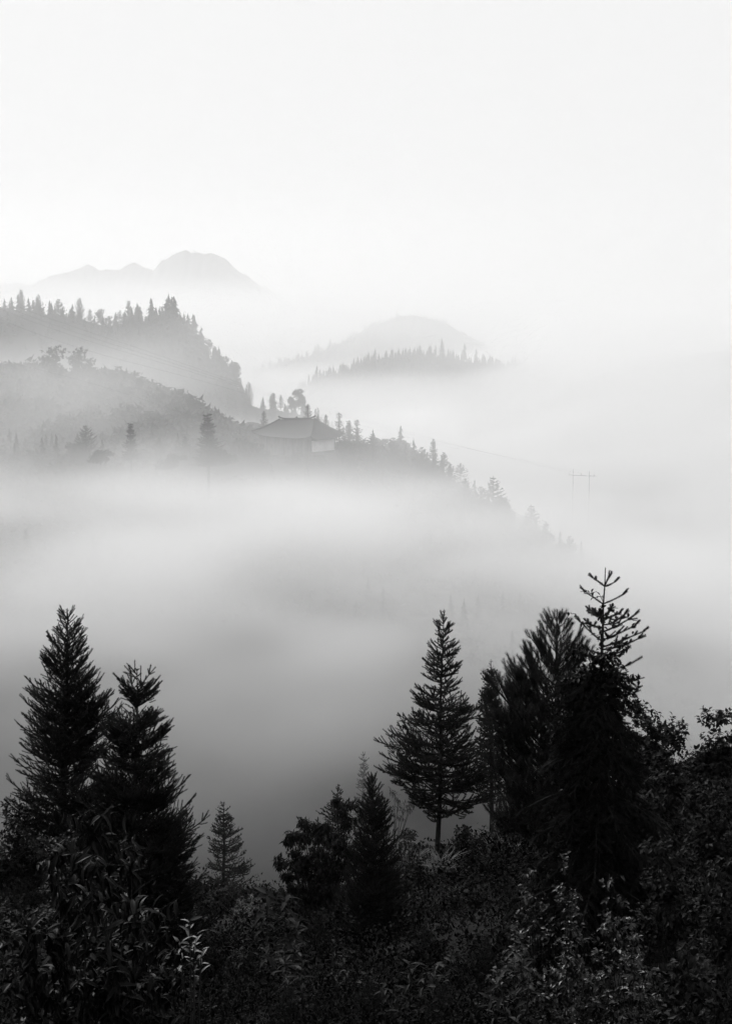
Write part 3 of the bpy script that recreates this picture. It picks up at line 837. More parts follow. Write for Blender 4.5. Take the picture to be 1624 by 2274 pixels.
# creeper on the spruce
def creeper():
    r = np.random.RandomState(200); Y = 17.9
    root = empty('climbing_vine', P(1330, 2000, Y), 'leafy vine hanging on the top of the spruce', 'vine')
    L0 = P(1330, 2000, Y)
    def q(x, y, dy=0.0): return P(1043.5 + x * .25975, 1221.1 + y * .25975, Y + dy) - L0
    lines = [[(850, 535), (890, 560), (930, 610), (980, 640), (1030, 700), (1100, 770)], [(970, 350), (1010, 355), (1060, 405), (1130, 400)], [(1190, 505), (1240, 540), (1320, 570), (1380, 590), (1430, 620)],
             [(1110, 820), (1130, 700), (1145, 600), (1125, 480)], [(1110, 880), (1200, 850), (1270, 800), (1330, 790)], [(900, 860), (960, 885), (1020, 900), (1100, 900)], [(1110, 900), (1180, 930), (1230, 950), (1270, 1000)],
             [(940, 900), (960, 1000), (900, 1060), (800, 1100), (740, 1140)], [(1110, 900), (1160, 1000), (1250, 1080), (1340, 1180)], [(1130, 1000), (1000, 1050), (950, 1150)], [(1200, 1050), (1300, 1080), (1420, 1100)],
             [(1000, 980), (1100, 1060), (1200, 1120), (1330, 1240)], [(1020, 900), (1080, 1000), (1010, 1100), (900, 1180)], [(1150, 960), (1220, 1100), (1290, 1180), (1340, 1300)], [(1060, 920), (1180, 980), (1260, 1040)], [(860, 1080), (1000, 1120), (1150, 1160)], [(760, 1250), (800, 1350), (780, 1500), (700, 1600)], [(1350, 1250), (1400, 1350), (1500, 1380), (1580, 1385)]]
    wood, P0, D, Ls = [], [], [], []
    for li, l in enumerate(lines):
        pts = np.array([q(x, y, r.uniform(-.25, .1)) for x, y in l])
        t = np.linspace(0, len(pts) - 1, 24)
        pp = np.array([[np.interp(a, range(len(pts)), pts[:, i]) for i in range(3)] for a in t]) + r.normal(0, .012, (24, 3))
        wood.append(tube(pp, .005, 4))
        n = 10 if li < 3 else 70
        for k in range(n):
            p = pp[r.randint(24)] + r.normal(0, .05, 3)
            P0.append(p); D.append(unit(r.normal(0, 1, 3) + np.array((0, 0, -.8)))); Ls.append(r.uniform(.05, .10))
    v, f = place(L_OVAL, P0, D, np.array(Ls), np.array(Ls), rng=r)
    mesh_obj('foliage', v, f, M_leaf, root, smooth=True)
    v, f = merge(wood); mesh_obj('stem', v, f, M_bark, root, smooth=True)
creeper()

# low ground cover: many low domes of leaves
def cover():
    r = np.random.RandomState(300)
    P0, D, S = [], [], []
    for c in range(2600):
        Y = 7 * math.exp(r.uniform(0, math.log(110 / 7))); x = r.uniform(-.42, .42) * Y + r.normal(0, .8)
        rad = r.uniform(.35, 1.25) ** 1.5 * (.6 + .014 * Y); m = int(260 * r.uniform(.4, 1.3))
        d = unit(r.normal(0, 1, (m, 3))); d[:, 2] = np.abs(d[:, 2])
        q = r.uniform(.55, 1.0, m)[:, None] ** .5
        p = d * q * np.array((rad, rad, rad * r.uniform(.5, 1.0))) * (1 + .25 * np.sin(7 * d[:, :1] + c))
        p[:, 0] += x; p[:, 1] += Y; p[:, 2] += gz(x, Y) - .1 + (p[:, 1] - Y) * -.47
        P0.append(p); D.append(unit(d + r.normal(0, .8, (m, 3)))); S.append((.022 + .0021 * Y) * r.uniform(.6, 1.4, m) * r.choice((.7, 1, 1.5)))
    S = np.concatenate(S)
    v, f = place(L_OVAL2, np.concatenate(P0), np.concatenate(D), S, S, rng=r)
    o = mesh_obj('undergrowth', v, f, surf('shaded undergrowth leaves', 0.002, 0.006, scale=.9, lo=.45, hi=.75, spec=.04)); tag(o, 'dark tangle of low leaves covering the near slopes', kind='stuff')  # leaf colour darkened to carry the deep shade under the trees
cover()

# young firs and shoots standing out of the thicket
def young_firs():
    base = None
    r = random.Random(9)
    for i, (u, v, Y, hpx, lb) in enumerate([
            (705, 2030, 22, 170, 'young fir in the shade left of the black pointed fir'), (945, 2055, 19, 160, 'young fir in the shade right of the black pointed fir'),
            (560, 2105, 18, 150, 'young fir low in the middle of the gap'), (1080, 2085, 16, 150, 'young fir below the open slope'),
            (1015, 1985, 26, 150, 'young fir on the open slope under the tall fir'), (470, 2095, 20, 150, 'young fir right of the pale spiky plant'),
            (1130, 1960, 24, 160, 'young fir on the slope left of the glossy shrubs'), (820, 2170, 13, 150, 'young fir at the bottom edge in the centre'),
            (640, 2190, 13, 150, 'young fir at the bottom edge left of centre'), (980, 2190, 12, 150, 'young fir at the bottom edge right of centre')]):
        tip = P(u, v, Y); H = W(hpx, Y); H = max(H, tip[2] - gz(tip[0], Y))
        if base is None:
            rows = [(.02, .01), (.12, .07), (.3, .16), (.5, .24), (.75, .33), (.97, .36)]
            rng = np.random.RandomState(700); root = empty('fir_tree', (0, 0, 0), 'fir', 'fir'); s = Spray(rng, .13, .02)
            z = .1
            while z < 1.95:
                a0 = rng.uniform(0, 6.28)
                for k in range(6):
                    az = a0 + k * 1.047 + rng.uniform(-.3, .3); w = np.interp(1 - z / 2, [q[0] for q in rows], [q[1] for q in rows]) * 2 * rng.uniform(.7, 1.05)
                    s.branch(curve((0, 0, max(.05, z - w * .6)), (math.cos(az) * w, math.sin(az) * w, z), w * .06, 5), .008, lat=.55, step=.09, bare=.2, curl=.35, latmax=.3)
                z += .13
            s.shoot((0, 0, 1.9), (0, 0, 2.05), .012)
            s.build(T_MID, root, trunk=tube([(0, 0, -.5), (0, 0, 1), (0, 0, 2)], [.03, .02, .006], 6)); base = root; o = base
        else: o = copy_tree(base, (0, 0, 0))
        o.location = (tip[0], tip[1], tip[2] - H); k = H / 2; wv = min(k, W(hpx, Y) / 2)
        o.scale = (wv, wv, k); o.rotation_euler = (0, 0, r.uniform(0, 6.28)); o['label'] = lb; o['group'] = 'young firs in the thicket'
young_firs()
for i, (u, v, Y, lb) in enumerate([(760, 2120, 16, 'leafy shoot in the dark before the leafy tree'), (1000, 2120, 14, 'leafy shoot in the dark right of the young fir'), (910, 2140, 13, 'leafy shoot low in the centre dark'),
        (540, 2060, 18, 'leafy shoot left of the two stem plants'), (670, 2120, 14, 'leafy shoot under the stem plants'), (1160, 2130, 11, 'leafy shoot left of the near glossy shrubs')]):
    long_leaf_plant(u, v, Y, 180 + i, lb, stems=4, size=.16, leaf=L_LANCE, per=18, spread=.45, low=.2, hang=.3, mat=M_leaf)
# ------------------------------------------------------------------ houses, poles, wires
M_wood = surf('weathered dark timber', 0.05, 0.11, scale=2.0, rough=0.85, stretch=(1, 1, .15))
M_white = surf('whitewashed wall', 0.62, 0.8, scale=.6, rough=0.9)
M_dark = surf('dark opening', 0.01, 0.02, scale=2)
M_cable = surf('grey cable', 0.05, 0.09, scale=2)
def tile_mat():
    m, t = new_mat('grey roof tiles')
    tc = t.nodes.new('ShaderNodeTexCoord'); wv = t.nodes.new('ShaderNodeTexWave'); wv.inputs['Scale'].default_value = 1.6; wv.inputs['Distortion'].default_value = .6
    nz = t.nodes.new('ShaderNodeTexNoise'); nz.inputs['Scale'].default_value = 2.2; nz.inputs['Detail'].default_value = 6
    mxx = t.nodes.new('ShaderNodeMath'); mxx.operation = 'MULTIPLY'
    rp = t.nodes.new('ShaderNodeValToRGB'); rp.color_ramp.elements[0].color = (.010, .010, .010, 1); rp.color_ramp.elements[1].color = (.045, .045, .045, 1); rp.color_ramp.elements[1].position = .6
    b = t.nodes.new('ShaderNodeBsdfPrincipled'); b.inputs['Roughness'].default_value = .85; o = t.nodes.new('ShaderNodeOutputMaterial')
    t.links.new(tc.outputs['Object'], wv.inputs[0]); t.links.new(tc.outputs['Object'], nz.inputs[0])
    t.links.new(wv.outputs['Fac'], mxx.inputs[0]); t.links.new(nz.outputs[0], mxx.inputs[1]); t.links.new(mxx.outputs[0], rp.inputs[0])
    t.links.new(rp.outputs[0], b.inputs['Base Color']); t.links.new(b.outputs[0], o.inputs['Surface'])
    return m
M_tile = tile_mat()

def cuboid(p, a, b, c):
    """A box from corner p along vectors a, b, c."""
    p, a, b, c = (np.asarray(q, float) for q in (p, a, b, c))
    v = np.array([p + a * i + b * j + c * k for k in (0, 1) for j in (0, 1) for i in (0, 1)])
    f = np.array([(0, 2, 3, 1), (4, 5, 7, 6), (0, 1, 5, 4), (2, 6, 7, 3), (0, 4, 6, 2), (1, 3, 7, 5)])
    return v, f

def house(corner, theta, Ll, Ls, wall_h, roof_h, tilt, label, white=True, drop=5.0):
    """Hip roofed house; corner is the near corner at eave height, long side runs left and away, short side right and away."""
    A = np.array((-math.cos(theta), math.sin(theta), 0)); B = np.array((math.sin(theta), math.cos(theta), 0)); U = np.array((0, 0, 1.))
    root = empty('timber_house', np.array(corner) - U * (wall_h + drop), label, 'house')
    o0 = U * (wall_h + drop)
    v, f = merge([cuboid(o0 - U * wall_h, A * Ll, B * .25, U * wall_h), cuboid(o0 - U * wall_h + B * (Ls - .25), A * Ll, B * .25, U * wall_h), cuboid(o0 - U * wall_h + A * (Ll - .25) + B * .26, A * .25, B * (Ls - .52), U * wall_h)])
    wall = mesh_obj('timber_wall', v, f, M_wood, root)
    hw = wall_h * .62
    v, f = cuboid(o0 - U * hw + B * .26 + A * .02, A * .25, B * (Ls - .52), U * (hw - .35))
    mesh_obj('gable_wall', v, f, M_white if white else M_wood, root)['label'] = 'bright whitewashed wall' if white else 'timber end wall'
    v, f = merge([cuboid(np.zeros(3) + A * .05 + B * .05, A * (Ll - .1), B * (Ls - .1), U * (drop + .02)), cuboid(o0 - U * wall_h + A * .06 + B * .3, A * .1, B * (Ls - .6), U * (wall_h - hw - .02))])
    mesh_obj('lower_storey', v, f, M_wood, root)
    # posts and a rail on the long front
    n = int(Ll / 2.4)
    for i in range(n + 1):
        v, f = cuboid(o0 - U * (wall_h + .3) - B * .12 + A * (i * (Ll - .2) / n), A * .2, B * .11, U * (wall_h + .3))
        mesh_obj('post', v, f, M_dark, root)
    for i in range(n):
        if i % 4 == 3: continue
        c = o0 - U * (wall_h * .62) - B * .05 + A * ((i + .5) * Ll / n - .45)
        w = mesh_obj('window', *cuboid(c, A * .9, B * .048, U * 1.0), M_wood, root)
        mesh_obj('pane', *cuboid(c + A * .08 + U * .08 - B * .02, A * .33, B * .018, U * .84), M_dark, w)
        mesh_obj('pane', *cuboid(c + A * .49 + U * .08 - B * .02, A * .33, B * .018, U * .84), M_dark, w)
    # roof: four curved slopes with a thickness
    e = 1.2
    C = [o0 - A * e - B * e, o0 + A * (Ll + e) - B * e, o0 + A * (Ll + e) + B * (Ls + e), o0 - A * e + B * (Ls + e)]
    C = [c + U * (.25 - .25 * 0) for c in C]
    ins = Ls * .36
    Rr = o0 + A * ins + B * Ls * .5 + U * (roof_h + tilt); Rl = o0 + A * (Ll - ins) + B * Ls * .5 + U * roof_h
    def slope(c0, c1, r1, r0, nu=16, nv=8):
        vs = []
        for j in range(nv + 1):
            t = j / nv; tt = t; zc = -0.09 * roof_h * 4 * t * (1 - t)
            for i in range(nu + 1):
                s = i / nu
                lo = c0 * (1 - s) + c1 * s + U * .8 * (abs(2 * s - 1) ** 4) - U * .2
                hi = r0 * (1 - s) + r1 * s
                vs.append(lo * (1 - tt) + hi * tt + U * zc)
        vs = np.array(vs); ix = np.arange((nu + 1) * (nv + 1)).reshape(nv + 1, nu + 1)
        q = np.stack((ix[:-1, :-1], ix[:-1, 1:], ix[1:, 1:], ix[1:, :-1]), -1).reshape(-1, 4)
        v2 = vs - U * .14
        lip = np.stack((ix[0, :-1], ix[0, :-1] + len(vs), ix[0, 1:] + len(vs), ix[0, 1:]), -1)
        return np.concatenate((vs, v2)), np.concatenate((q, q[:, ::-1] + len(vs), lip))
    v, f = merge([slope(C[0], C[1], Rl, Rr), slope(C[1], C[2], Rl, Rl), slope(C[2], C[3], Rr, Rl), slope(C[3], C[0], Rr, Rr)])
    roof = mesh_obj('roof', v, f, M_tile, root)
    pts = [Rr * (1 - t) + Rl * t + U * (.1 + .35 * abs(2 * t - 1) ** 6 * 1.0) for t in np.linspace(-.03, 1.03, 15)]
    mesh_obj('ridge', *tube(pts, .17, 6), M_dark, roof)
    for c, r_ in ((C[0], Rr), (C[1], Rl), (C[2], Rl), (C[3], Rr)):
        pts = [(c + U * .6) * (1 - t) + r_ * t - U * (.09 * roof_h * 4 * t * (1 - t) - .1) for t in np.linspace(0, 1, 10)]
        mesh_obj('hip_ridge', *tube(pts, .13, 5), M_dark, roof)
    v, f = tube([Rl * .5 + Rr * .5 + U * .1, Rl * .5 + Rr * .5 + U * .55], [.35, .12], 6)
    mesh_obj('finial', v, f, M_dark, roof)
    return root
HC = P(*R2([(395, 905)])[0], 246)
house(HC, math.radians(43), 15.5, 7.0, 4.2, 3.3, .6, 'large timber house with a hipped tile roof and a bright white end wall')
HC2 = P(*R1([(470, 1320)])[0], 262)
house(HC2, math.radians(33), 15.0, 7.5, 3.6, 3.4, -.3, 'faint second house at the left, only its hipped roof showing through the mist', white=False)

def h_pole():
    Y = 296
    a, b = P(1271.5, 1041, Y), P(1307.5, 1046, Y)
    root = empty('utility_pole', (a[0] * .5 + b[0] * .5, Y, gz((a[0] + b[0]) / 2, Y)), 'faint double utility pole with one crossbar in the mist at the right', 'utility pole')
    L0 = np.array(root.location)
    for p in (a, b):
        q = p.copy(); q[2] = gz(p[0], Y) - 1
        mesh_obj('pole', *tube([q - L0, p - L0], [.055, .04], 8), M_wood, root)
    c, d = P(1259, 1054, Y), P(1322, 1057, Y)
    mesh_obj('crossarm', *tube([c - L0 - (0, .2, 0), d - L0 - (0, .2, 0)], .045, 4), M_wood, root)
    for p in (P(1263, 1050, Y), P(1289, 1051, Y), P(1318, 1053, Y)):
        mesh_obj('insulator', *tube([p - L0 - (0, .2, .4), p - L0 - (0, .2, 0)], [.06, .04], 6), M_wood, root)
h_pole()
def cable(pts, label, rad=.0065, group='power cables crossing the valley'):
    pp = np.array([P(u, v, Y) for u, v, Y in pts])
    t = np.linspace(0, len(pts) - 1, 60); c = [np.interp(t, range(len(pts)), pp[:, i]) for i in range(3)]
    c = np.stack(c, 1)
    k = np.ones(9) / 9
    for i in range(3):
        pad = np.concatenate((2 * c[0, i] - c[4:0:-1, i], c[:, i], 2 * c[-1, i] - c[-2:-6:-1, i])); c[:, i] = np.convolve(pad, k, 'valid')
    c0 = c[0].copy()
    o = mesh_obj('power_cable', *tube(c - c0, rad, 4), M_cable); o.location = c0
    tag(o, label, 'cable', group)
for i, (dv, lb) in enumerate(((0, 'topmost power cable crossing in front of the wooded hill'), (11, 'second power cable, just under the topmost one'), (21, 'third power cable across the hill'), (44, 'lowest of the four power cables across the hill'))):
    e = (1263, 1289, 1318, 1289)[i]
    cable([(-240, 560 + dv, 195), (0, 668 + dv, 198), (161, 724.5 + dv, 200), (262, 758 + dv * .9, 202), (368, 793 + dv * .7, 204), (472, 830 + dv * .5, 206), (600, 872 + dv * .4, 208), (760, 917 + dv * .4, 228), (1030, 994 + dv * .2, 262), (e, 1050 + (i == 3) * 1, 295.8)], lb)
cable([(-240, 742, 215), (0, 800, 218), (161, 838, 221), (300, 880, 226), (423, 922, 232), (500, 944, 236), (560, 962, 240)], 'service wire running down to the left eave of the large house', group='service wires')

# ------------------------------------------------------------------ trees of the middle distance
def proto(seed, H, prof, nb=6, whorl=.46, rad=.08, seg=.3, name='fir_tree', rise=.3, dens=.85, step=.34, lat=.48):
    """A fir H metres high on the spot (0,0,0), profile [(fraction below the tip, half width as a fraction of H, lean)]."""
    rng = np.random.RandomState(seed)
    root = empty(name, (0, 0, 0), 'fir', 'fir')
    s = Spray(rng, seg, rad)
    pz = np.array([H * (1 - p[0]) for p in prof])[::-1]; pw = np.array([H * p[1] for p in prof])[::-1]
    z = pz[0]
    while z < pz[-1]:
        fr = z / H; a0 = rng.uniform(0, 6.28)
        for i in range(nb):
            az = a0 + i * 6.28 / nb + rng.uniform(-.3, .3)
            w = np.interp(z, pz, pw) * rng.uniform(.45, 1.2)
            z += rng.uniform(-.05, .05)
            z0 = max(.1, z - w * rise * rng.uniform(.2, 1.4))
            p1 = (math.cos(az) * w, math.sin(az) * w, z)
            s.branch(curve((0, 0, z0), p1, w * .08, 4), .03 + .01 * w, lat=lat, step=step, bare=.2, level=1, curl=.3, dens=dens, latmax=1.2)
        z += whorl * (1 - .4 * fr)
    s.shoot((0, 0, pz[-1] - .2), (0, 0, H), rad * .6)
    s.build(T_FAR, root, trunk=tube([(0, 0, -5), (0, 0, H * .5), (0, 0, H)], [.2, .12, .02], 6))
    return root
PR = {
    'slim': proto(401, 8, [(.01, .0), (.05, .012), (.12, .05), (.25, .085), (.4, .11), (.6, .14), (.8, .17), (.95, .18)]),
    'head': proto(402, 8, [(.03, .03), (.07, .06), (.13, .06), (.18, .025), (.24, .09), (.36, .12), (.44, .07), (.5, .15), (.62, .19), (.7, .12), (.78, .24), (.95, .26)], rise=.25, nb=8, whorl=.3),
    'pad': proto(403, 8, [(.01, .01), (.05, .05), (.12, .075), (.18, .06), (.22, .03), (.27, .04), (.32, .10), (.45, .12), (.5, .05), (.58, .13), (.7, .15), (.8, .12), (.95, .2)], rise=.3, whorl=.5),
    'cone': proto(404, 8, [(.01, .0), (.05, .02), (.15, .1), (.3, .16), (.5, .23), (.75, .29), (.95, .3)]),
    'full': proto(405, 8, [(.01, .01), (.04, .05), (.1, .13), (.25, .2), (.45, .24), (.7, .28), (.95, .28)], rise=.7),
}
def round_proto(seed, n, airy):
    r = np.random.RandomState(seed)
    bl = [(r.uniform(-1, 1) * 1.7 * (1 - abs(h - .4)), r.uniform(-1, 1) * 1.7, 1.5 + h * 5.2, r.uniform(1.1, 1.7)) for h in np.linspace(0, 1, n)]
    return leafy((0, 0, 0), bl, seed, leaf=L_OVAL2, size=.36, n_per=int(240 * airy), name='broadleaf_tree', cat='tree', label='tree', stem_r=.14, twig=.5)
PR['round'] = round_proto(411, 14, 1.0)
PR['airy'] = round_proto(412, 17, .42)
def bush_proto(seed):
    r = np.random.RandomState(seed)
    bl = [(r.uniform(-2.6, 2.6), r.uniform(-1.5, 1.5), r.uniform(.8, 3.2), r.uniform(1.0, 1.6)) for i in range(12)]
    return leafy((0, 0, 0), bl, seed, leaf=L_OVAL2, size=.34, n_per=220, name='shrub', cat='shrub', label='shrub', stem_r=.08, twig=.5)
PR['bush'] = bush_proto(413)
HT = {'slim': 8, 'head': 8, 'pad': 8, 'cone': 8, 'full': 8, 'round': 8, 'airy': 8, 'bush': 4.4}
used = set()
rz_ = random.Random(77)
def top_z(x, y):
    z = gz(x, y)
    if y > 235: z = max(z, surf_z(sl_v, x, y))
    if y > 325: z = max(z, surf_z(hl_v, x, y))
    return z
def put(kind, u, v, Y, hpx, label, group=None, wide=1.0):
    """Stand a tree so that its tip shows at (u, v); hpx is its height in the photograph's pixels."""
    for Yt in np.arange(Y - 12, Y + (60 if Y > 250 else 24), 1.5):     # where the ground meets the sight line to its foot
        b = P(u, v + hpx * .93, Yt)
        if b[2] <= top_z(b[0], Yt): Y = float(Yt); break
    tip = P(u, v, Y); H = W(hpx, Y); s = H / HT[kind]
    loc = (tip[0], tip[1], tip[2] - H)
    rot = rz_.uniform(0, 6.28)
    src = PR[kind]
    if kind not in used:
        used.add(kind); o = src; o.location = loc; o.scale = (s * wide, s * wide, s); o.rotation_euler = (0, 0, rot); o['label'] = label
        if group: o['group'] = group
    else: o = copy_tree(src, loc, (s * wide, s * wide, s), rot, label, group)
    return o
MG = 'trees on the shelf by the houses'
for k, (x, y), Y, h, w_, lb in [
    ('head', (868, 1125), 205, 120, 1.3, 'tall tufted fir standing alone between the two houses'),
    ('full', (85, 1208), 215, 95, 1.1, 'dark fir at the left frame edge before the faint house'),
    ('head', (373, 1186), 220, 85, 1.1, 'fir standing in front of the faint left roof'),
    ('full', (560, 1290), 215, 70, .9, 'bushy fir right of the faint left roof'),
    ('cone', (722, 1272), 213, 85, 1.1, 'loose fir just left of the tall tufted fir'),
    ('bush', (1072, 1263), 225, 55, .75, 'round bush left of the large house eave'),
    ('slim', (1230, 1115), 272, 75, 1.1, 'slim fir behind the left eave of the large house'),
    ('slim', (1512, 1072), 268, 60, 1.4, 'fir poking up behind the ridge of the large house'),
    ('bush', (950, 1330), 210, 45, 1.0, 'shrub right of the tall tufted fir'),
    ('bush', (640, 1370), 208, 45, 1.0, 'shrub between the two firs left of centre'),
    ('bush', (180, 1345), 212, 40, 1.1, 'shrub below the faint roof at the left'),
    ('bush', (30, 1290), 218, 55, .8, 'shrub at the left frame edge beside the dark fir'),
    ('bush', (440, 1350), 213, 42, 1.1, 'shrub under the faint roof, right of the fir before it')]:
    put(k, *R1([(x, y)])[0], Y, h, lb, MG, w_)
for k, (x, y), Y, h, w_, lb in [
    ('cone', (440, 740), 262, 45, .9, 'first small fir right of the large roof ridge'),
    ('slim', (492, 742), 262, 50, 1.2, 'second small fir right of the large roof ridge'),
    ('pad', (578, 733), 255, 62, 1.45, 'tallest of the tufted firs right of the large house'),
    ('cone', (605, 812), 252, 45, .6, 'tiny fir between the two tufted firs right of the house'),
    ('head', (640, 780), 252, 60, 1.3, 'middle tufted fir right of the large house'),
    ('pad', (693, 778), 250, 62, 1.5, 'right hand tufted fir with two round pads'),
    ('bush', (650, 875), 246, 75, .85, 'dark rounded bush mass right of the white wall'),
    ('bush', (710, 915), 248, 62, .7, 'lower bush leaning right of the white wall'),
    ('pad', (377, 915), 232, 60, 1.2, 'small tufted tree before the white wall'),
    ('bush', (300, 968), 234, 40, .9, 'pale bush before the white wall, left of the tufted tree'),
    ('bush', (450, 990), 236, 34, .8, 'low bush under the white wall'),
    ('bush', (20, 895), 238, 62, .9, 'bush at the left corner of the large house'),
    ('slim', (795, 872), 240, 97, 1.77, 'pointed fir right of the bush mass'),
    ('slim', (862, 1012), 238, 52, 1.57, 'little fir between the pointed fir and the columnar fir'),
    ('full', (930, 893), 236, 93, 0.94, 'columnar fir with a blunt top, right of the pointed fir'),
    ('slim', (997, 1003), 240, 54, 1.70, 'little fir right of the columnar fir'),
    ('cone', (1040, 1030), 245, 46, 1.30, 'faint stub of a fir left of the dark pair'),
    ('full', (1114, 956), 232, 85, 1.04, 'darker squat fir, left of the pair'),
    ('slim', (1188, 902), 228, 104, 1.04, 'darker taller fir with an open top, right of the pair'),
    ('slim', (1257, 990), 250, 78, 1.57, 'very faint fir right of the dark pair'),
    ('cone', (1303, 1060), 250, 58, 1.17, 'faint small fir further down the ridge'),
    ('cone', (1365, 1055), 255, 58, 1.44, 'faint broad fir further down the ridge'),
    ('slim', (1395, 1160), 226, 97, 1.70, 'grey slim fir midway down the ridge'),
    ('full', (1497, 1210), 222, 91, 1.04, 'grey blunt fir left of the tall pointed one on the ridge'),
    ('cone', (1578, 1140), 220, 123, 1.17, 'grey tall pointed fir low on the ridge')]:
    put(k, *R2([(x, y)])[0], Y, h, lb, MG, w_)
for k, (x, y), Y, h, w_, lb in [
    ('round', (205, 1625), 219, 84, 1.04, 'rounded grey tree right of the tall pointed fir on the ridge'),
    ('full', (262, 1670), 218, 78, 1.04, 'grey fir stepping down the ridge beside the rounded tree'),
    ('cone', (463, 1690), 214, 97, 1.23, 'lowest clear fir on the ridge, with a wide skirt'),
    ('slim', (580, 1830), 210, 78, 1.57, 'nearly vanished fir below the lowest clear one'),
    ('cone', (780, 1945), 205, 71, 1.30, 'last ghost of a fir at the low end of the ridge'),
    ('bush', (90, 1700), 219, 78, 1.57, 'grey bush mass under the tall pointed fir'),
    ('bush', (370, 1870), 213, 65, 1.57, 'grey bush left of the lowest clear fir'),
    ('full', (700, 1990), 207, 65, 1.30, 'faded fir left of the last ghost fir')]:
    put(k, *R3([(x, y)])[0], Y, h, lb, MG, w_)
HG = 'trees on the wooded hill at the left'
for k, (x, y), h, w_, lb in [
    ('full', (45, 388), 62, .75, 'wide fir at the left end of the hilltop'),
    ('slim', (112, 460), 55, 1.3, 'pointed fir right of the wide one at the left end of the hilltop'),
    ('airy', (180, 455), 38, 1.1, 'thin see through tree on the hilltop'),
    ('airy', (238, 500), 28, 1.1, 'smaller thin see through tree on the hilltop'),
    ('cone', (280, 474), 45, .8, 'left fir of the first clump on the hilltop'),
    ('cone', (305, 463), 50, .8, 'second fir of the first clump on the hilltop'),
    ('slim', (330, 480), 45, 1.2, 'low fir between the clump and the tallest fir on the hilltop'),
    ('head', (361, 400), 70, .9, 'tallest fir on the hilltop'),
    ('full', (412, 448), 55, .75, 'blunt fir right of the tallest on the hilltop'),
    ('airy', (490, 496), 38, 1.0, 'loose round tree in the dip of the hilltop'),
    ('head', (576, 437), 62, .85, 'taller of two firs right of the dip'),
    ('slim', (625, 458), 58, 1.5, 'shorter of two firs right of the dip'),
    ('full', (712, 520), 60, 1.0, 'broad rounded fir where the hill begins to fall'),
    ('airy', (820, 630), 40, .8, 'spindly tree on the falling edge of the hill'),
    ('airy', (875, 645), 48, .8, 'second spindly tree on the falling edge of the hill'),
    ('airy', (930, 780), 36, .8, 'small open tree left of the two domed trees'),
    ('round', (980, 760), 62, .75, 'left of two domed trees on the falling edge'),
    ('round', (1035, 795), 66, .8, 'right of two domed trees on the falling edge'),
    ('full', (1133, 928), 52, .8, 'last fir before the hill meets the mist'),
    ('round', (760, 590), 45, .8, 'rounded tree just below the broad fir on the hill edge'),
    ('cone', (545, 530), 36, .8, 'small fir before the two firs right of the dip'),
    ('full', (-90, 395), 66, .9, 'fir beyond the left end of the hilltop clump'),
    ('cone', (-220, 360), 66, .9, 'second fir further left on the hilltop'),
    ('head', (-330, 330), 70, .9, 'fir at the far left of the hilltop')]:
    put(k, *R1([(x, y)])[0], 422, h, lb, HG, w_)
for k, (x, y), Y, h, w_, lb in [
    ('airy', (148, 602), 400, 34, .9, 'open crowned bush on the low rise behind the large house'),
    ('cone', (200, 612), 400, 30, .9, 'small fir on the low rise behind the large house'),
    ('round', (318, 575), 400, 46, 1.0, 'round tree on the low rise behind the large roof'),
    ('round', (262, 625), 402, 32, 1.0, 'small round tree left of the round one behind the roof')]:
    put(k, *R2([(x, y)])[0], Y, h, lb, 'trees on the low rise behind the large house', w_)
for k, (x, y), Y, h, w_, lb in [
    ('airy', (40, 700), 268, 95, .9, 'dark open tree at the left edge in front of the wooded hill'),
    ('airy', (110, 770), 268, 60, 1.0, 'lower open tree beside the dark one at the left edge'),
    ('airy', (-120, 690), 268, 110, 1.0, 'open tree beyond the left frame edge'),
    ('round', (245, 870), 280, 40, 1.2, 'spreading bush on the shrubby slope'),
    ('round', (437, 895), 290, 40, .9, 'round bush on the crest of the shrubby slope'),
    ('round', (752, 1015), 275, 46, .85, 'darker round bush at the right end of the shrubby slope'),
    ('bush', (330, 960), 276, 34, 1.0, 'low bush in the middle of the shrubby slope'),
    ('bush', (560, 985), 285, 28, 1.0, 'low bush near the crest of the shrubby slope'),
    ('bush', (640, 1040), 280, 30, 1.2, 'low bush left of the darker round bush'),
    ('bush', (120, 960), 270, 40, 1.2, 'low bush under the dark open tree')]:
    put(k, *R1([(x, y)])[0], Y, h, lb, 'bushes on the shrubby slope', w_)

# ------------------------------------------------------------------ trees on the ridges out in the mist
def small_tree(seed, k=26):
    """A little ragged conifer of a few dozen faces, 1 m high."""
    r = np.random.RandomState(seed); v, f = [], []
    for i in range(k):
        t = (i + r.uniform()) / k; w = .26 * (1 - t) ** .8 + .03; a = r.uniform(0, 6.28); z = t * .9 + .05
        d = np.array((math.cos(a), math.sin(a))); n = np.array((-d[1], d[0])) * w * .55; b = len(v)
        v += [(n[0], n[1], z), (-n[0], -n[1], z + .03), (d[0] * w, d[1] * w, z + r.uniform(-.06, .04)), (0, 0, z + .14)]
        f += [(b, b + 1, b + 2, b + 3)]
    for a in range(3):
        b = len(v); v += [(math.cos(a * 2.1) * .03, math.sin(a * 2.1) * .03, -.15), (math.cos(a * 2.1 + 2.1) * .03, math.sin(a * 2.1 + 2.1) * .03, -.15), (0, 0, 1), (0, 0, 1)]
        f.append((b, b + 1, b + 2, b + 3))
    return np.array(v, float), np.array(f)
STM = [small_tree(500 + i) for i in range(4)]
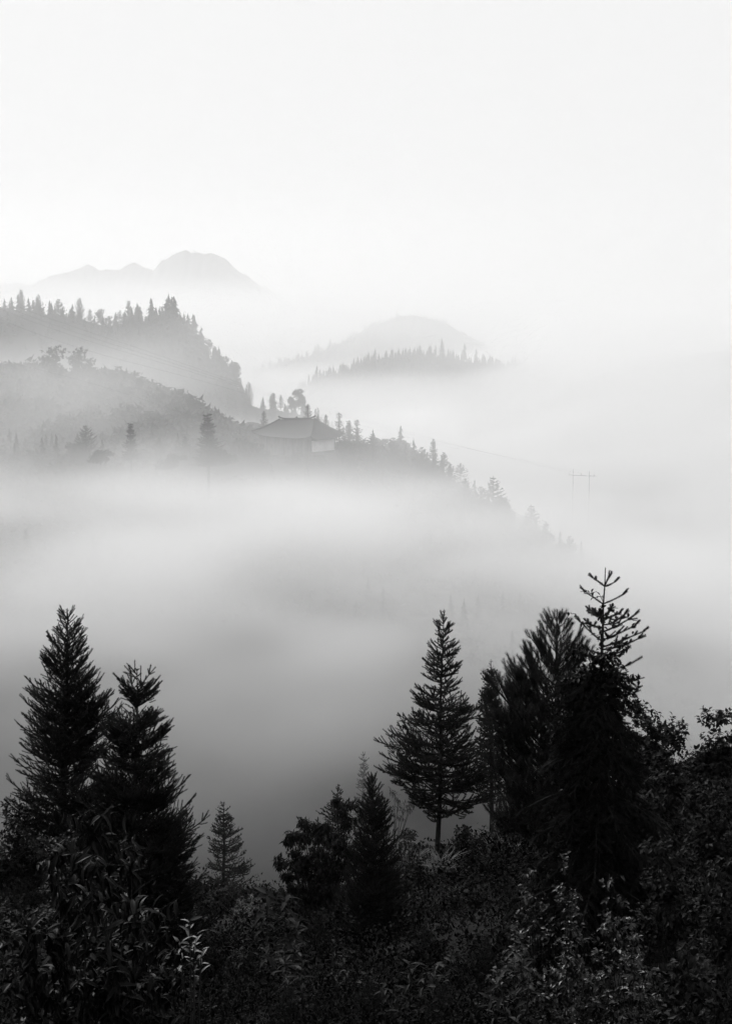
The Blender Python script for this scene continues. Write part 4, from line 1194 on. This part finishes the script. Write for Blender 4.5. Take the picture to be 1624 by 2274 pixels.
def small_shrub(seed, k=34):
    r = np.random.RandomState(seed); v, f = [], []
    for i in range(k):
        d = unit(r.normal(0, 1, 3)); c = d * r.uniform(.3, 1) * np.array((.8, .8, .45)) + np.array((0, 0, .42)); e = r.normal(0, .15, (3, 3)); b = len(v)
        v += [tuple(c + e[0]), tuple(c + e[1]), tuple(c + e[2])]; f.append((b, b + 1, b + 2))
    return np.array(v, float), np.array(f)
SHR = [small_shrub(520 + i) for i in range(4)]
def on_surface(grid, i, j, r):
    n, m = grid.shape[:2]
    i, j = min(i, n - 2), min(j, m - 2); a, b = r.uniform(), r.uniform()
    return grid[i, j] * (1 - a) * (1 - b) + grid[i + 1, j] * a * (1 - b) + grid[i, j + 1] * (1 - a) * b + grid[i + 1, j + 1] * a * b
def forest(grid, rows, n, h0, h1, seed, label, squat=1.0, TM=None, mat=None, name='forest'):
    TM = TM or STM
    r = np.random.RandomState(seed); parts = [[] for _ in TM]
    for k in range(n):
        p = on_surface(grid, r.randint(rows[0], rows[1]), r.randint(0, grid.shape[1] - 1), r)
        c = fbm(p[0], p[1], h1 * 4, seed, 3)
        if c < -.12 and r.uniform() < (.75 if h1 < 8 else .25): continue
        parts[r.randint(4)].append((*p, r.uniform(h0 * .6, h1 * 1.1) * (1 + c * .5)))
    out = []
    for q, tm in zip(parts, TM):
        q = np.array(q); m = len(q)
        out.append(place(tm, q[:, :3], np.tile((0, 0, 1.), (m, 1)), q[:, 3], q[:, 3] * squat, roll=r.uniform(0, 6.28, m), up=(0, 1, 0)))
    v, f = merge(out)
    o = mesh_obj(name, v, f, mat or M_needle); tag(o, label, kind='stuff')
forest(hl_v, (12, 40), 5200, 3.5, 7.5, 601, 'close forest covering the wooded hill at the left', 1.3)
forest(sl_v, (2, 42), 4200, 1.3, 3.4, 602, 'shrubs and saplings covering the slope above the left house', 1.0, SHR)
forest(sl_v, (26, 37), 1500, .8, 1.7, 606, 'pale dry grass and reeds on the crest of the shrubby slope', 1.4, SHR, M_grass, 'grass')
forest(rm_v, (10, 38), 3600, 5, 10, 603, 'forest covering the nearer ridge in the mist', 1.2)
forest(hr_v, (0, 31), 1500, 3, 6, 605, 'forest on the hillside lost in the mist at the right', 1.3)
def shelf_cover():
    r = np.random.RandomState(630); parts = []
    for TMs, n, h0, h1, sq in ((SHR, 3600, .8, 2.0, 1.2), (STM, 160, 3.0, 5.0, 1.1)):
        for tm in TMs:
            m = n // 4; x = r.uniform(-75, 48, m); y = r.uniform(176, 282, m) - np.clip(x, 0, 50) * .7
            z = ground_z(x, y); h = r.uniform(h0, h1, m)
            keep = ~((x > -36) & (x < -2) & (y > 228) & (y < 268))
            x, y, z, h = x[keep], y[keep], z[keep], h[keep]; m = len(x)
            parts.append(place(tm, np.stack((x, y, z), 1), np.tile((0, 0, 1.), (m, 1)), h, h * sq, roll=r.uniform(0, 6.28, m), up=(0, 1, 0)))
    v, f = merge(parts)
    o = mesh_obj('undergrowth', v, f, M_leaf); tag(o, 'low bushes and saplings round the houses, half lost in mist', kind='stuff')
shelf_cover()
forest(rb_v, (10, 38), 3600, 7, 14, 604, 'forest covering the farther ridge in the mist', 1.2)
def ridge_trees(grid, n, h0, h1, seed, label, group, named, Y):
    r = np.random.RandomState(seed)
    vs, f = STM[0]
    row = 35
    base = []
    for i in range(4):
        base.append(None)
    for k in range(n):
        p = on_surface(grid, row - 1 + r.randint(0, 2), int((k + r.uniform()) / n * (grid.shape[1] - 1)), r)
        i = r.randint(4)
        if base[i] is None:
            o = mesh_obj('fir_tree', STM[i][0], STM[i][1], M_needle); base[i] = o
        else:
            o = base[i].copy(); col.objects.link(o)
        h = r.uniform(h0, h1) * (1.5 if r.uniform() < .1 else 1)
        o.location = p; o.scale = (h * 1.15, h * 1.15, h); o.rotation_euler = (0, 0, r.uniform(0, 6.28))
        tag(o, label, 'fir', group)
    for (x, y), hpx, lb in named:
        o = base[0].copy(); col.objects.link(o)
        p = P(*R2([(x, y)])[0], Y); h = W(hpx, Y)
        o.location = (p[0], p[1], p[2] - h); o.scale = (h * .8, h * .8, h); o.rotation_euler = (0, 0, x)
        tag(o, lb, 'fir', group + ', standing tall')
ridge_trees(rm_v, 75, 5.5, 12, 611, 'small grey fir in the row along the crest of the nearer misty ridge', 'firs along the nearer ridge crest',
            [((992, 310), 22, 'left of the two tall firs on the nearer misty ridge'), ((1010, 305), 22, 'right of the two tall firs on the nearer misty ridge'), ((1163, 305), 26, 'single tallest fir on the nearer misty ridge'),
             ((1198, 322), 20, 'tall fir just right of the single tallest on the nearer misty ridge'), ((620, 418), 16, 'tallest fir on the low left end of the nearer misty ridge'), ((740, 385), 16, 'bushy fir halfway up the left of the nearer misty ridge'),
             ((1473, 380), 14, 'thin fir near the right end of the nearer misty ridge')], 1198)
ridge_trees(rb_v, 75, 6, 11, 612, 'tiny pale fir in the row along the crest of the farther misty ridge', 'firs along the farther ridge crest', [], 1900)
# ------------------------------------------------------------------ air
def box_obj(name, x0, x1, y0, y1, z0, z1, mat):
    v = [(x, y, z) for z in (z0, z1) for y in (y0, y1) for x in (x0, x1)]
    f = [(0, 2, 3, 1), (4, 5, 7, 6), (0, 1, 5, 4), (2, 6, 7, 3), (0, 4, 6, 2), (1, 3, 7, 5)]
    return mesh_obj(name, v, np.array(f), mat)

def vol_mat(name, dens_fn, g, colour=1.0):
    m, t = new_mat(name)
    pv = t.nodes.new('ShaderNodeVolumePrincipled'); o = t.nodes.new('ShaderNodeOutputMaterial')
    pv.inputs['Color'].default_value = (colour, colour, colour, 1)
    pv.inputs['Anisotropy'].default_value = g
    pv.inputs['Density Attribute'].default_value = ''
    if callable(dens_fn):
        geo = t.nodes.new('ShaderNodeNewGeometry'); sp = t.nodes.new('ShaderNodeSeparateXYZ')
        t.links.new(geo.outputs['Position'], sp.inputs[0])
        x, y, z = (V(sp.outputs[i]) for i in range(3))
        def nz(sx, sy, sz, detail=1.0, off=0.0):
            cb = t.nodes.new('ShaderNodeCombineXYZ')
            for i, q in enumerate((x / sx, y / sy, z / sz + off)): t.links.new(q.s, cb.inputs[i])
            n = t.nodes.new('ShaderNodeTexNoise'); n.inputs['Scale'].default_value = 1.0; n.inputs['Detail'].default_value = detail
            t.links.new(cb.outputs[0], n.inputs[0])
            return V(n.outputs[0])
        d = dens_fn(x, y, z, nz)
        t.links.new(d.s, pv.inputs['Density'])
    else:
        pv.inputs['Density'].default_value = dens_fn
    t.links.new(pv.outputs[0], o.inputs['Volume'])
    return m

G = 0.3
def valley(x, y, z, nz):
    n1 = nz(70, 70, 26, 2.0)                 # wisps
    n2 = nz(140, 90, 60, 0.0, 5.0)
    n2 = V.step(n2, 0.25, 0.75)
    left = V.step(0.0 - x, 14.0, 60.0)
    n3 = nz(30, 30, 9, 1.0, 3.0)
    top = V.m('MAXIMUM', -30.6, y * -0.097 - 7.1) + (n1 - 0.5) * 32.0 + (n2 - 0.5) * 8.0 + (n3 - 0.5) * 19.0 + V.bump(x, -34.0, -16.0, 8.0, 24.0) * 0.8
    deep = V.step(top - z, -8.0, 14.0)
    ramp = V.step(y, 93.0, 172.0)
    thin = V.step(y, 45.0, 200.0) * (1.0 - V.step(z, 2.0, 45.0)) * (1.0 + 1.3 * V.step(y, 258.0, 330.0))
    drift = V.bump(y, 180.0, 230.0, 290.0, 330.0) * V.step(0.0 - x, 30.0, 65.0) * V.step(-4.0 - z + (n1 - 0.5) * 40.0, -6.0, 12.0)
    hollow = V.bump(y, 325.0, 345.0, 350.0, 372.0) * V.step(0.0 - z + (n1 - 0.5) * 30, -6.0, 14.0)
    return deep * ramp * 0.042 * (0.35 + 1.3 * n2) * (0.35 + 1.3 * V.step(n3, 0.3, 0.7)) * (1.0 - left * 0.45) * (1.0 - 0.3 * V.step(x, 6.0, 30.0)) + thin * 0.0018 * (0.1 + 1.8 * V.step(n1, 0.25, 0.75)) + hollow * 0.010 + drift * 0.011

def sea(x, y, z, nz):
    n1 = nz(260, 260, 40, 2.0)
    right = V.step(x - y * 0.06, 0.0, 160.0)
    top = -34.0 + (n1 - 0.5) * 50.0 + right * 62.0
    deep = V.step(top - z, -12.0, 24.0)
    ends = V.bump(y, 430.0, 520.0, 2300.0, 2580.0)
    thin = 1.0 - V.step(z, 10.0, 90.0)
    veil = V.bump(y, 1250.0, 1500.0, 1700.0, 1850.0)
    return ends * (deep * 0.006 + thin * (0.00026 + veil * 0.0021) * (0.2 + 1.6 * n1))

def bank(x, y, z, nz):
    n1 = nz(900, 900, 300, 2.0)
    top = 120.0 + (n1 - 0.5) * 160.0
    deep = V.step(top - z, -60.0, 90.0)
    ends = V.bump(y, 2800.0, 3300.0, 4600.0, 4950.0)
    veil = 1.0 - V.step(z, 100.0, 500.0)
    return ends * (deep * 0.0022 + veil * 0.0005)

mist = box_obj('mist', -260, 300, 40, 430, -70, 45, vol_mat('valley mist', valley, G))
tag(mist, 'soft mist filling the valley in front of the houses', kind='stuff')
mist2 = box_obj('mist', -1100, 1500, 431, 2600, -120, 90, vol_mat('mist sea', sea, 0.42))
tag(mist2, 'level sea of mist round the wooded ridges', kind='stuff')
mist3 = box_obj('mist', -3000, 3500, 2700, 5000, -200, 500, vol_mat('far mist bank', bank, 0.45))
tag(mist3, 'white mist bank below the distant mountain', kind='stuff')
for m_, r_ in ((mist, .42), (mist2, .42), (mist3, .42)):
    m_.data.materials[0].cycles.volume_step_rate = r_
haze = box_obj('haze', -9600, 9600, -45, 16500, -460, 520, vol_mat('thin haze', 6.5e-5, 0.34))
tag(haze, 'thin pale haze through the whole valley', kind='stuff')
